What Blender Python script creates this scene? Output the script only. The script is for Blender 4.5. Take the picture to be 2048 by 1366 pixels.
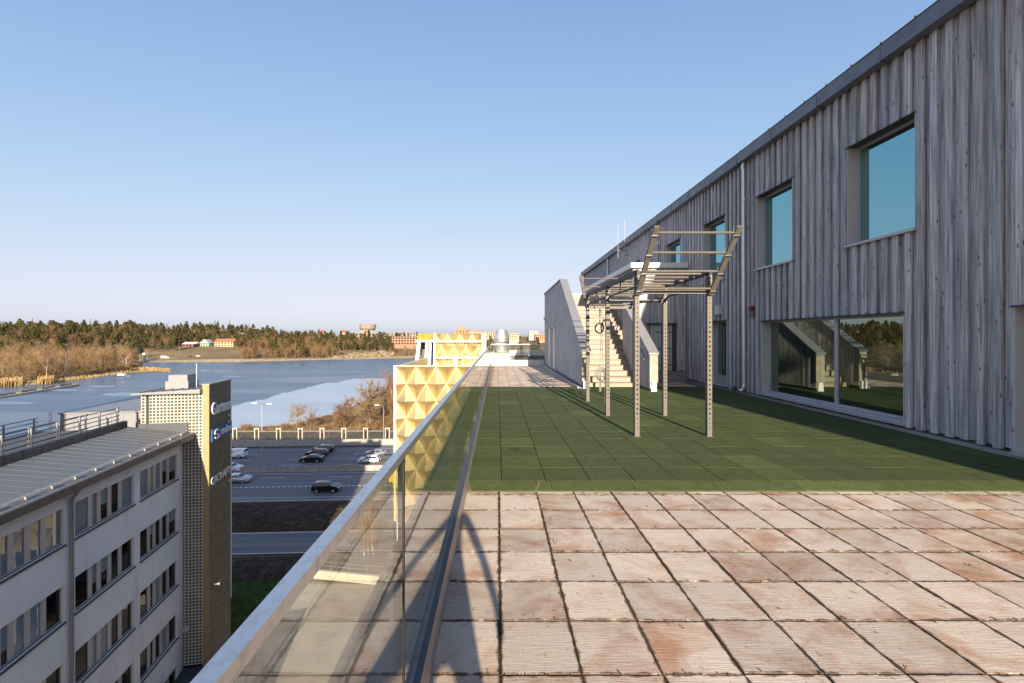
import bpy, bmesh, math, random
import numpy as np
from mathutils import Vector, Matrix, Quaternion

random.seed(7); RNG = np.random.default_rng(11)
for o in list(bpy.data.objects): bpy.data.objects.remove(o, do_unlink=True)
SC = bpy.context.scene
COL = SC.collection

# ------------------------------------------------------------------ camera
CAMZ = 1.663; F = 857.0; CX = 995.0; CY = 673.0          # pinhole read from the paving grid
cam_d = bpy.data.cameras.new('camera'); cam = bpy.data.objects.new('camera', cam_d); COL.objects.link(cam)
cam_d.sensor_width = 36.0; cam_d.lens = 36.0 * F / 2048.0
cam_d.shift_x = (1024 - CX) / 2048.0; cam_d.shift_y = (CY - 683) / 2048.0
cam_d.clip_start = 0.05; cam_d.clip_end = 20000
cam.location = (0, 0, CAMZ); cam.rotation_euler = (math.radians(90), 0, 0)
SC.camera = cam

# ------------------------------------------------------------------ sky and sun
SUN_EL = math.radians(17.0); SUN_AZ = math.atan2(0.105, -1.0)
to_sun = Vector((math.sin(SUN_AZ) * math.cos(SUN_EL), math.cos(SUN_AZ) * math.cos(SUN_EL), math.sin(SUN_EL)))
W = bpy.data.worlds.new('World'); SC.world = W; W.use_nodes = True
wn = W.node_tree; bg = wn.nodes['Background']
sky = wn.nodes.new('ShaderNodeTexSky'); sky.sky_type = 'NISHITA'; sky.sun_disc = False
sky.sun_elevation = SUN_EL; sky.sun_rotation = SUN_AZ
sky.altitude = 0; sky.air_density = 0.7; sky.dust_density = 1.6; sky.ozone_density = 3.0
# soft shoulder v / sqrt(1 + v^2) over the whole sky, like the photograph's compressed highlights
def vm(op, a_, b_):
    nd = wn.nodes.new('ShaderNodeVectorMath'); nd.operation = op
    for k_, q_ in enumerate((a_, b_)):
        if isinstance(q_, tuple): nd.inputs[k_].default_value = q_
        else: wn.links.new(q_, nd.inputs[k_])
    return nd.outputs[0]
sv = vm('MULTIPLY', sky.outputs[0], (.5, .5, .5)); sq = vm('ADD', vm('MULTIPLY', sv, sv), (1.0, 1.0, 1.0))
gm = wn.nodes.new('ShaderNodeGamma'); gm.inputs[1].default_value = 0.5; wn.links.new(sq, gm.inputs[0])
sv = vm('MULTIPLY', vm('DIVIDE', sv, gm.outputs[0]), (2.28, 2.13, 2.36))
wn.links.new(sv, bg.inputs[0]); bg.inputs[1].default_value = 0.150
sun_d = bpy.data.lights.new('sun', 'SUN'); sun = bpy.data.objects.new('sun', sun_d); COL.objects.link(sun)
sun_d.energy = 3.9; sun_d.angle = math.radians(0.55); sun_d.color = (1.0, 0.85, 0.66)
sun.rotation_euler = (-to_sun).to_track_quat('-Z', 'Y').to_euler(); sun.location = (0, -20, 40)
vs = SC.view_settings
vs.view_transform = 'Standard'; vs.look = 'None'; vs.gamma = 1.0; vs.use_curve_mapping = False; vs.exposure = 1.5
SC.cycles.use_denoising = True
try: SC.cycles.denoiser = 'OPENIMAGEDENOISE'
except Exception: pass
SC.cycles.max_bounces = 8; SC.cycles.transparent_max_bounces = 16; SC.cycles.glossy_bounces = 4
SC.cycles.caustics_reflective = False; SC.cycles.caustics_refractive = False

# ------------------------------------------------------------------ helpers
def ray(px, Y): return (px - CX) / F * Y                  # photo column -> world X at depth Y (measuring aid)
def hgt(py, Y): return CAMZ - (py - CY) / F * Y           # photo row -> world z at depth Y
def gpt(px, py, zg):                                      # point of a horizontal level seen at a photo pixel
    Y = F * (CAMZ - zg) / (py - CY); return Vector((ray(px, Y), Y, zg))

OFF = {}
def woff(o): return OFF.get(o.name, Vector((0, 0, 0)))
def tag(o, label=None, cat=None, group=None, kind=None):
    if label: o['label'] = label
    if cat: o['category'] = cat
    if group: o['group'] = group
    if kind: o['kind'] = kind
    return o
def thing(name, label, cat, loc=(0, 0, 0), group=None):
    o = bpy.data.objects.new(name, None); COL.objects.link(o); o.location = loc; o.empty_display_size = .2
    OFF[o.name] = Vector(loc); return tag(o, label, cat, group)
def link(name, me, parent=None, loc=None):
    """object with mesh in coordinates already relative to loc (world) """
    o = bpy.data.objects.new(name, me); COL.objects.link(o)
    loc = Vector(loc) if loc is not None else Vector((0, 0, 0))
    OFF[o.name] = loc
    if parent is not None:
        o.parent = parent; o.location = loc - woff(parent)
    else: o.location = loc
    return o

class MB:
    def __init__(s, M=None): s.v = []; s.f = []; s.m = []; s.M = M; s.cur = 0
    def add(s, vs_, fs_, mi=None):
        b = len(s.v)
        if s.M is not None: vs_ = [s.M @ Vector(p) for p in vs_]
        s.v.extend([tuple(p) for p in vs_]); mi = s.cur if mi is None else mi
        for f in fs_: s.f.append(tuple(i + b for i in f)); s.m.append(mi)
        return s
    def box(s, x0, x1, y0, y1, z0, z1, mi=None):
        if x0 > x1: x0, x1 = x1, x0
        if y0 > y1: y0, y1 = y1, y0
        if z0 > z1: z0, z1 = z1, z0
        v = [(x0,y0,z0),(x1,y0,z0),(x1,y1,z0),(x0,y1,z0),(x0,y0,z1),(x1,y0,z1),(x1,y1,z1),(x0,y1,z1)]
        return s.add(v, [(0,3,2,1),(4,5,6,7),(0,1,5,4),(1,2,6,5),(2,3,7,6),(3,0,4,7)], mi)
    def prism(s, poly, axis, a, b, mi=None):
        """poly of 2-d points in the two other axes (order x,y,z without axis), extruded a..b"""
        def P(p, t):
            return {0: (t, p[0], p[1]), 1: (p[0], t, p[1]), 2: (p[0], p[1], t)}[axis]
        n = len(poly); v = [P(p, a) for p in poly] + [P(p, b) for p in poly]
        f = [tuple(range(n)), tuple(range(2*n-1, n-1, -1))] + [(i, (i+1) % n, n+(i+1) % n, n+i) for i in range(n)]
        return s.add(v, f, mi)
    def tube(s, pts, r, n=8, mi=None, cap=True, r2=None):
        pts = [Vector(p) for p in pts]; rings = []; prev = None
        for i, p in enumerate(pts):
            d = (pts[min(i+1, len(pts)-1)] - pts[max(i-1, 0)]).normalized()
            if prev is None:
                a = d.orthogonal().normalized()
            else:
                a = (prev - d * prev.dot(d)).normalized()
            prev = a; b = d.cross(a)
            rr = r if r2 is None else r + (r2 - r) * i / max(1, len(pts)-1)
            rings.append([p + (a*math.cos(2*math.pi*k/n) + b*math.sin(2*math.pi*k/n))*rr for k in range(n)])
        v = [q for R_ in rings for q in R_]; f = []
        for i in range(len(pts)-1):
            for k in range(n): f.append((i*n+k, i*n+(k+1) % n, (i+1)*n+(k+1) % n, (i+1)*n+k))
        if cap: f.append(tuple(range(n-1, -1, -1))); f.append(tuple((len(pts)-1)*n+k for k in range(n)))
        return s.add(v, f, mi)
    def bar(s, a, b, w, h=None, mi=None, up=(0, 0, 1)):
        """square bar between two points"""
        a = Vector(a); b = Vector(b); h = w if h is None else h; d = (b-a).normalized()
        x = d.cross(Vector(up))
        if x.length < 1e-4: x = Vector((1, 0, 0))
        x.normalize(); y = x.cross(d).normalized()
        v = []
        for p in (a, b):
            for sx, sy in ((-1,-1),(1,-1),(1,1),(-1,1)): v.append(p + x*sx*w/2 + y*sy*h/2)
        return s.add(v, [(0,1,2,3),(7,6,5,4),(0,4,5,1),(1,5,6,2),(2,6,7,3),(3,7,4,0)], mi)
    def lathe(s, prof, cx, cy, n=24, mi=None):
        v = []; f = []
        for (r, z) in prof:
            for k in range(n): v.append((cx + r*math.cos(2*math.pi*k/n), cy + r*math.sin(2*math.pi*k/n), z))
        for i in range(len(prof)-1):
            for k in range(n): f.append((i*n+k, i*n+(k+1) % n, (i+1)*n+(k+1) % n, (i+1)*n+k))
        return s.add(v, f, mi)
    def quad(s, a, b, c, d, mi=None): return s.add([a, b, c, d], [(0, 1, 2, 3)], mi)
    def build(s, name, mats, parent=None, loc=None, smooth=False, fixn=False):
        if loc is None: loc = woff(parent) if parent is not None else Vector((0, 0, 0))
        L = Vector(loc); me = bpy.data.meshes.new(name)
        me.from_pydata([(p[0]-L.x, p[1]-L.y, p[2]-L.z) for p in s.v], [], s.f)
        for m in (mats if isinstance(mats, (list, tuple)) else [mats]): me.materials.append(m)
        me.polygons.foreach_set('material_index', s.m)
        if smooth: me.polygons.foreach_set('use_smooth', [True]*len(s.f))
        if fixn:
            bm = bmesh.new(); bm.from_mesh(me); bmesh.ops.recalc_face_normals(bm, faces=bm.faces); bm.to_mesh(me); bm.free()
        me.update(); return link(name, me, parent, L)

# ------------------------------------------------------------------ materials
class NT:
    def __init__(s, name):
        s.mat = bpy.data.materials.new(name); s.mat.use_nodes = True
        s.t = s.mat.node_tree; s.b = s.t.nodes['Principled BSDF']; s.out = s.t.nodes['Material Output']
    def n(s, ty, **kw):
        nd = s.t.nodes.new(ty)
        for k, v in kw.items(): setattr(nd, k, v)
        return nd
    def l(s, a, b): s.t.links.new(a, b)
    def setin(s, sock, v):
        if hasattr(v, 'links') or isinstance(v, bpy.types.NodeSocket): s.l(v, sock)
        elif isinstance(v, (tuple, list)) and len(v) == 3 and sock.type == 'RGBA': sock.default_value = (*v, 1)
        else: sock.default_value = v
    def pos(s, scale=(1, 1, 1), rnd=0.0, space='pos', rot=None):
        if space == 'pos': src = s.n('ShaderNodeNewGeometry').outputs['Position']
        else: src = s.n('ShaderNodeTexCoord').outputs[{'obj': 'Object', 'gen': 'Generated'}[space]]
        if rnd:
            oi = s.n('ShaderNodeObjectInfo'); mu = s.n('ShaderNodeMath', operation='MULTIPLY'); s.l(oi.outputs['Random'], mu.inputs[0]); mu.inputs[1].default_value = rnd
            va = s.n('ShaderNodeVectorMath', operation='ADD'); s.l(src, va.inputs[0]); s.l(mu.outputs[0], va.inputs[1]); src = va.outputs[0]
        mp = s.n('ShaderNodeMapping'); s.l(src, mp.inputs[0]); mp.inputs['Scale'].default_value = scale
        if rot: mp.inputs['Rotation'].default_value = rot
        return mp.outputs[0]
    def noise(s, vec, scale=1.0, detail=4.0, rough=.55, dist=0.0):
        nd = s.n('ShaderNodeTexNoise'); s.l(vec, nd.inputs['Vector']); nd.inputs['Scale'].default_value = scale
        nd.inputs['Detail'].default_value = detail; nd.inputs['Roughness'].default_value = rough; nd.inputs['Distortion'].default_value = dist
        return nd.outputs['Fac']
    def ramp(s, fac, stops):
        nd = s.n('ShaderNodeValToRGB'); s.l(fac, nd.inputs[0]); e = nd.color_ramp.elements
        while len(e) < len(stops): e.new(.5)
        for k, (p, c) in enumerate(stops):
            e[k].position = p; e[k].color = (*c, 1) if isinstance(c, (tuple, list)) else (c, c, c, 1)
        return nd.outputs[0]
    def mix(s, fac, a, b, mode='MIX'):
        nd = s.n('ShaderNodeMix', data_type='RGBA', blend_type=mode)
        s.setin(nd.inputs[0], fac); s.setin(nd.inputs[6], a); s.setin(nd.inputs[7], b); return nd.outputs[2]
    def math(s, op, a, b=0.0, clamp=False):
        nd = s.n('ShaderNodeMath', operation=op, use_clamp=clamp); s.setin(nd.inputs[0], a); s.setin(nd.inputs[1], b); return nd.outputs[0]
    def rnd(s): return s.n('ShaderNodeObjectInfo').outputs['Random']
    def bump(s, h, strength=.3, dist=.01):
        nd = s.n('ShaderNodeBump'); nd.inputs['Strength'].default_value = strength; nd.inputs['Distance'].default_value = dist
        s.l(h, nd.inputs['Height']); s.l(nd.outputs[0], s.b.inputs['Normal']); return nd
    def fin(s, col=None, rough=None, metal=None, spec=None):
        if col is not None: s.setin(s.b.inputs['Base Color'], col)
        if rough is not None: s.setin(s.b.inputs['Roughness'], rough)
        if metal is not None: s.setin(s.b.inputs['Metallic'], metal)
        if spec is not None: s.b.inputs['Specular IOR Level'].default_value = spec
        return s.mat

def mat_plain(name, c, rough=.6, metal=0.0, var=.12, scale=3.0, rnd=0.0, spec=.5, stretch=(1, 1, 1), bump=0.0):
    t = NT(name); p = t.pos(stretch, rnd=13.0 if rnd else 0.0)
    nz = t.noise(p, scale, 5)
    lo = tuple(x*(1-var) for x in c); hi = tuple(min(1, x*(1+var)) for x in c)
    col = t.ramp(nz, [(.3, lo), (.7, hi)])
    if rnd:
        v = t.math('MULTIPLY_ADD', t.rnd(), rnd*2); v.node.inputs[2].default_value = 1-rnd
        col = t.mix(1.0, col, v, 'MULTIPLY')
    if bump: t.bump(nz, bump, .01)
    return t.fin(col, rough, metal, spec)

MT = {}
def wood_mat(name, dark, light, warm, rndamt=.28, knots=True, axis=2):
    t = NT(name)
    sc = [38, 38, 38]; sc[axis] = 1.1
    g = t.noise(t.pos(tuple(sc), rnd=31.0), 1.0, 6, .6)
    big = t.noise(t.pos((1.5, 1.5, .5) if axis == 2 else (.6, 1.5, 1.5), rnd=47.0), 1.0, 3)
    col = t.ramp(g, [(.33, dark), (.5, tuple((a+b)/2 for a, b in zip(dark, light))), (.66, light)])
    col = t.mix(t.math('MULTIPLY', t.ramp(big, [(.4, 0.0), (.66, 1.0)]), .55), col, t.mix(1.0, col, warm, 'MULTIPLY'))
    r = t.rnd()
    v = t.math('MULTIPLY_ADD', r, rndamt*2); v.node.inputs[2].default_value = 1-rndamt
    col = t.mix(1.0, col, v, 'MULTIPLY')
    r2 = t.math('FRACT', t.math('MULTIPLY', r, 7.13))
    col = t.mix(t.math('MULTIPLY', r2, .55), col, t.mix(1.0, col, warm, 'MULTIPLY'))
    if knots:
        ks = [13, 13, 13]; ks[axis] = 4.2
        vo = t.n('ShaderNodeTexVoronoi'); t.l(t.pos(tuple(ks), rnd=19.0), vo.inputs['Vector']); vo.inputs['Scale'].default_value = 1.0
        kf = t.ramp(vo.outputs['Distance'], [(.08, 1.0), (.18, 0.0)])
        col = t.mix(t.math('MULTIPLY', t.math('MULTIPLY', kf, t.ramp(t.noise(t.pos((3, 3, 2.2), rnd=61.0), 1.0, 1), [(.38, 0.0), (.52, 1.0)])), .85), col, (.07, .052, .045))
    t.bump(g, .25, .004)
    return t.fin(col, .75, 0, .25)
MT['wood'] = wood_mat('weathered_grey_wood', (.225, .23, .25), (.63, .645, .69), (1.0, .91, .83), .20)
MT['treadwood'] = wood_mat('brown_tread_wood', (.22, .195, .162), (.38, .345, .29), (1.0, .90, .78), .15, True, 0)  # darker and browner than the riser wood
MT['stairwood'] = wood_mat('pale_stair_wood', (.27, .25, .215), (.43, .40, .35), (1.0, .90, .78), .12, True, 0)

def tile_mat():
    t = NT('concrete_paver')
    lines = t.noise(t.pos((8, 150, 1), rnd=5.0), 1.0, 5, .62)
    fine = t.noise(t.pos((60, 60, 60)), 1.0, 3)
    col = t.ramp(lines, [(.25, (.46, .37, .285)), (.5, (.58, .485, .385)), (.75, (.68, .585, .48))])
    col = t.mix(.25, col, t.ramp(fine, [(.3, (.40, .345, .29)), (.7, (.68, .61, .53))]))
    st = t.noise(t.pos((1.1, 1.5, 1), rnd=3.0), 1.5, 7, .66, .7)
    col = t.mix(t.math('MULTIPLY', t.ramp(st, [(.49, 0.0), (.68, 1.0)]), .85), col, t.mix(1.0, col, (.66, .40, .28), 'MULTIPLY'))
    st2 = t.noise(t.pos((2.3, 3.0, 1), rnd=9.0), 1.0, 6, .6)
    col = t.mix(t.math('MULTIPLY', t.ramp(st2, [(.50, 0.0), (.72, 1.0)]), .6), col, t.mix(1.0, col, (.55, .45, .36), 'MULTIPLY'))
    sp = t.noise(t.pos((22, 22, 22), rnd=4.0), 1.0, 3); col = t.mix(t.math('MULTIPLY', t.ramp(sp, [(.66, 0.0), (.72, 1.0)]), .5), col, (.16, .11, .075))
    v = t.math('MULTIPLY_ADD', t.rnd(), .28); v.node.inputs[2].default_value = .84
    col = t.mix(1.0, col, v, 'MULTIPLY')
    # dirt along the edges of each slab
    ge = t.n('ShaderNodeTexCoord').outputs['Generated']; sx = t.n('ShaderNodeSeparateXYZ'); t.l(ge, sx.inputs[0])
    def edge(o): return t.math('ABSOLUTE', t.math('SUBTRACT', o, .5))
    e = t.math('MAXIMUM', edge(sx.outputs[0]), edge(sx.outputs[1]))
    e = t.math('ADD', e, t.math('MULTIPLY', t.math('SUBTRACT', t.noise(t.pos((14, 14, 1)), 1.0, 5), .5), .13))
    col = t.mix(t.math('MULTIPLY', t.ramp(e, [(.468, 0.0), (.492, 1.0)]), .92), col, (.11, .075, .05))
    t.bump(lines, .5, .006)
    return t.fin(col, .9, 0, .2)
MT['tile'] = tile_mat()

def rubber_mat():
    t = NT('green_rubber')
    sp = t.noise(t.pos((160, 160, 160)), 1.0, 2)
    big = t.noise(t.pos((.8, .8, .8)), 1.0, 5, .6); mid = t.noise(t.pos((9, 9, 9)), 1.0, 6, .7)
    col = t.ramp(sp, [(.3, (.042, .058, .021)), (.7, (.100, .124, .046))])
    col = t.mix(.6, col, t.mix(1.0, col, t.ramp(mid, [(.3, .65), (.7, 1.35)]), 'MULTIPLY'))
    wet = t.noise(t.pos((.9, 1.3, 1)), 1.0, 6, .65, .5); col = t.mix(t.math('MULTIPLY', t.ramp(wet, [(.64, 0.0), (.68, 1.0)]), .65), col, (.018, .026, .010))
    col = t.mix(t.math('MULTIPLY', t.ramp(big, [(.42, 0.0), (.68, 1.0)]), .35), col, (.055, .060, .028))
    v = t.math('MULTIPLY_ADD', t.math('POWER', t.rnd(), 14.0), .35); v.node.inputs[2].default_value = .95
    col = t.mix(1.0, col, v, 'MULTIPLY'); t.bump(sp, .4, .003)
    return t.fin(col, .95, 0, .15)
MT['rubber'] = rubber_mat()
MT['soil'] = mat_plain('joint_soil', (.045, .032, .018), .95, var=.5, scale=30, spec=.1)

def alu(name, c, rough, metal=.9, stain=.35, sc=9):
    t = NT(name); nz = t.noise(t.pos((1, 1, 1)), sc, 6, .65)
    col = t.mix(t.math('MULTIPLY', t.ramp(nz, [(.5, 0.0), (.72, 1.0)]), stain), c, tuple(x*.45 for x in c))
    r = t.ramp(nz, [(.3, rough*.8), (.7, min(1, rough*1.35))])
    return t.fin(col, r, metal)
MT['alu'] = alu('brushed_aluminium', (.60, .60, .61), .36, .9, .5, 26)
MT['chan'] = alu('anodised_channel', (.40, .38, .36), .5, .7, .3, 14)
MT['ledge'] = alu('ledge_sheet', (.10, .105, .115), .6, .1, .3, 3)
MT['dark_facing'] = alu('dark_facing_sheet', (.055, .06, .07), .5, .1, .3, 60)
MT['galv'] = alu('galvanised_pipe', (.62, .62, .62), .35, .9, .2)
MT['steel'] = alu('satin_steel', (.66, .64, .61), .33, .8, .12)
MT['dkmetal'] = alu('dark_grey_sheet_metal', (.085, .09, .10), .45, .3, .3, 5)
MT['greymetal'] = alu('grey_sheet_metal', (.25, .255, .27), .45, .25, .25, 4)
MT['plinth'] = alu('plinth_sheet_metal', (.33, .34, .35), .42, .35, .25, 4)
MT['whitemetal'] = alu('white_sheet_metal', (.80, .79, .76), .45, .0, .12, 4)
MT['reveal'] = mat_plain('reveal_metal', (.52, .53, .51), .5, .1, .05, 3)
MT['frame'] = mat_plain('window_frame_grey', (.42, .425, .44), .4, .2, .06, 4)
MT['rig'] = mat_plain('taupe_powder_coat', (.125, .11, .09), .55, .05, .08, 14)
MT['rigdark'] = mat_plain('black_powder_coat', (.010, .010, .013), .55, .0, .2, 14)
MT['chrome'] = mat_plain('bolt_zinc', (.75, .74, .72), .25, 1.0, .05, 8)
MT['black'] = mat_plain('black_rubber', (.012, .012, .013), .6, 0, .2, 20)
MT['red'] = mat_plain('red_plastic', (.20, .03, .022), .45, 0, .1, 9)
MT['white'] = mat_plain('white_paint', (.80, .80, .79), .5, 0, .05, 3)
MT['strap'] = mat_plain('grey_strap', (.16, .15, .14), .8, 0, .2, 40)

def glass_sheet(name, tint, F0=.045, extra=0.0):
    t = NT(name); t.t.nodes.remove(t.b)
    lw = t.n('ShaderNodeLayerWeight'); lw.inputs[0].default_value = .5
    f = t.math('POWER', lw.outputs['Facing'], 5.0)
    f = t.math('ADD', t.math('MULTIPLY', f, 1-F0), F0 + extra, True)
    tr = t.n('ShaderNodeBsdfTransparent'); tr.inputs[0].default_value = (*tint, 1)
    gl = t.n('ShaderNodeBsdfGlossy'); gl.inputs['Roughness'].default_value = 0.0; gl.inputs[0].default_value = (.97, .98, .97, 1)
    mx = t.n('ShaderNodeMixShader'); t.l(f, mx.inputs[0]); t.l(tr.outputs[0], mx.inputs[1]); t.l(gl.outputs[0], mx.inputs[2])
    t.l(mx.outputs[0], t.out.inputs[0]); return t.mat
MT['railglass'] = glass_sheet('railing_glass', (.94, .96, .92), .06, .08)
def window_mat(name, inner, tint, F0):
    t = NT(name); t.t.nodes.remove(t.b)
    lw = t.n('ShaderNodeLayerWeight'); lw.inputs[0].default_value = .5
    f = t.math('POWER', lw.outputs['Facing'], 5.0)
    f = t.math('ADD', t.math('MULTIPLY', f, 1-F0), F0, True)
    df = t.n('ShaderNodeBsdfDiffuse'); df.inputs[0].default_value = (*inner, 1)
    gl = t.n('ShaderNodeBsdfGlossy'); gl.inputs['Roughness'].default_value = 0.0; gl.inputs[0].default_value = (*tint, 1)
    wv = t.noise(t.pos((1, 1, 1)), .9, 2); bp = t.n('ShaderNodeBump'); bp.inputs['Strength'].default_value = .05; bp.inputs['Distance'].default_value = .03
    t.l(wv, bp.inputs['Height']); t.l(bp.outputs[0], gl.inputs['Normal'])
    mx = t.n('ShaderNodeMixShader'); t.l(f, mx.inputs[0]); t.l(df.outputs[0], mx.inputs[1]); t.l(gl.outputs[0], mx.inputs[2])
    t.l(mx.outputs[0], t.out.inputs[0]); return t.mat
MT['window'] = window_mat('teal_window_glass', (.012, .02, .018), (.46, .86, .93), .50)
MT['windowlow'] = window_mat('dark_window_glass', (.008, .012, .009), (.70, .80, .68), .32)
MT['offglass'] = window_mat('office_dark_glass', (.006, .007, .008), (.75, .78, .8), .035)
MT['offblind'] = window_mat('office_blind_glass', (.22, .265, .30), (.9, .93, .95), .05)

def gold_mat():
    t = NT('gold_anodised_panel')
    nz = t.noise(t.pos((1, 1, 1)), 1.2, 4)
    v = t.math('MULTIPLY_ADD', t.rnd(), .16); v.node.inputs[2].default_value = .92
    col = t.mix(1.0, t.ramp(nz, [(.3, (.82, .62, .31)), (.7, (.92, .74, .43))]), v, 'MULTIPLY')
    pf = t.n('ShaderNodeTexVoronoi'); t.l(t.pos((13, 13, 13)), pf.inputs['Vector']); pf.inputs['Randomness'].default_value = 0.0
    col = t.mix(t.math('MULTIPLY', t.ramp(pf.outputs['Distance'], [(.25, 1.0), (.32, 0.0)]), .35), col, (.30, .19, .05))
    return t.fin(col, .44, .95)
MT['gold'] = gold_mat()
MT['goldedge'] = mat_plain('pale_gold_edge', (.86, .74, .42), .45, .3, .05, 3)

def brick_mat(name, c1, c2, mortar, sc=1.0, rot=None):
    t = NT(name); b = t.n('ShaderNodeTexBrick'); t.l(t.pos((1, 1, 1), rot=rot), b.inputs['Vector'])
    b.inputs['Color1'].default_value = (*c1, 1); b.inputs['Color2'].default_value = (*c2, 1); b.inputs['Mortar'].default_value = (*mortar, 1)
    b.inputs['Scale'].default_value = sc; b.inputs['Mortar Size'].default_value = .008
    b.inputs['Brick Width'].default_value = .25; b.inputs['Row Height'].default_value = .075
    nz = t.noise(t.pos((3, 3, 3)), 1.0, 5)
    col = t.mix(.35, b.outputs['Color'], t.mix(1.0, b.outputs['Color'], t.ramp(nz, [(.3, .6), (.7, 1.2)]), 'MULTIPLY'))
    t.bump(b.outputs['Fac'], -.3, .01)
    return t.fin(col, .85, 0, .2)
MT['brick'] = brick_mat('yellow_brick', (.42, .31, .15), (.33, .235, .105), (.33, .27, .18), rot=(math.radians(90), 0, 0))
MT['brick_shaded'] = brick_mat('shaded_yellow_brick', (.22, .185, .125), (.165, .14, .09), (.17, .15, .115), rot=(math.radians(90), 0, math.radians(80)))  # yellow brick with the long faces' shade mixed into its colour
def render_mat():
    t = NT('white_render')
    st = t.noise(t.pos((1.3, 1.3, .16)), 1.0, 6, .6); f = t.noise(t.pos((.5, .5, .5)), 1.0, 4)
    col = t.mix(t.math('MULTIPLY', t.ramp(st, [(.55, 0.0), (.75, 1.0)]), .6), (.86, .855, .845), (.55, .55, .53))
    col = t.mix(1.0, col, t.ramp(f, [(.3, .92), (.7, 1.04)]), 'MULTIPLY')
    return t.fin(col, .9, 0, .2)
MT['render'] = render_mat()
def asphalt_mat(name, c):
    t = NT(name)
    tr = t.noise(t.pos((.035, .9, 1), rot=(0, 0, math.radians(-2.5))), 1.0, 4); fi = t.noise(t.pos((4, 4, 4)), 1.0, 5)
    col = t.mix(1.0, c, t.ramp(tr, [(.3, .75), (.7, 1.3)]), 'MULTIPLY'); col = t.mix(1.0, col, t.ramp(fi, [(.3, .85), (.7, 1.15)]), 'MULTIPLY')
    return t.fin(col, .8, 0, .3)
MT['asphalt'] = asphalt_mat('asphalt', (.17, .16, .16))
MT['line'] = mat_plain('road_paint', (.72, .72, .70), .7, 0, .25, 4)
MT['concrete'] = mat_plain('barrier_concrete', (.30, .28, .25), .9, 0, .2, 1.2)
MT['concretel'] = mat_plain('light_concrete', (.52, .48, .40), .9, 0, .15, 1.2)
MT['pierc'] = mat_plain('pier_concrete', (.46, .38, .26), .9, 0, .2, .6)

MT['roofsheet'] = alu('dark_roof_sheet', (.15, .165, .18), .55, .2, .25, 3)
MT['gutter'] = alu('gutter_sheet', (.17, .18, .20), .42, .4, .25, 4)
# ------------------------------------------------------------------ terrain
ZG = -24.0; ZW = -26.0
def interp(x, pts):
    xs = [p[0] for p in pts]; ys = [p[1] for p in pts]; return np.interp(x, xs, ys)
NEAR = [(-3000, 100), (-400, 105), (0, 112), (300, 118), (460, 126), (600, 134), (690, 160), (760, 205), (830, 330), (890, 480), (930, 720), (2000, 900)]
FAR = [(-3000, 235), (-400, 235), (0, 240), (100, 258), (200, 298), (262, 335), (281, 350), (292, 460), (480, 468), (600, 497), (820, 552), (900, 600), (930, 700), (2000, 880)]
PLAT = [(-3000, 2), (-300, 4), (0, 6), (250, 9), (450, 9), (560, 2), (640, -4), (830, -6), (1000, -8), (3000, -6)]
PROF_L = [(-1e4, -26.4), (0, -26.4), (5, -25.7), (120, -24.5), (210, -22), (300, -14), (400, 0)]
PROF_R = [(-1e4, -26.4), (0, -26.4), (5, -25.2), (40, -22.5), (95, -17), (200, -9), (300, 0)]
def terrain(X, Y):
    X = np.asarray(X, float); Y = np.asarray(Y, float)
    Yc = np.maximum(Y, 1.0); px = np.clip(CX + F * X / Yc, -3000, 3000)
    zn = interp(px, NEAR); zs = interp(px, FAR); pl = interp(px, PLAT)
    d = Y - zs
    fl = np.interp(d, [p[0] for p in PROF_L], [p[1] for p in PROF_L]); fr = np.interp(d, [p[0] for p in PROF_R], [p[1] for p in PROF_R])
    far = np.where(px < 287, fl, fr)
    w = np.clip((d - 190) / 220.0, 0, 1) ** 1.0
    far = np.where(d > 0, far * (1-w) + pl * w, far)
    near = np.interp(Y - zn, [-14, 0, 4], [ZG - .1, -26.0, -28.5])
    lake = -28.5
    z = np.where(Y < zn + 4, near, np.where(Y < zs - 2, lake, np.maximum(far, lake)))
    land = np.interp(Y, [90, 160, 300, 700, 1500], [ZG - .1, -21, -13, -6, 0])
    k = np.clip((px - 900) / 50.0, 0, 1)
    z = z * (1-k) + land * k
    z = np.where(Y < 85, ZG - .1, z)
    z = z + np.where((Y > 150), (np.sin(X*.021+1.3)*np.sin(Y*.017+.4))*1.2, 0) * np.where(z > -25.5, 1, 0)
    return z
def th(x, y): return float(terrain(x, y))

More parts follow.
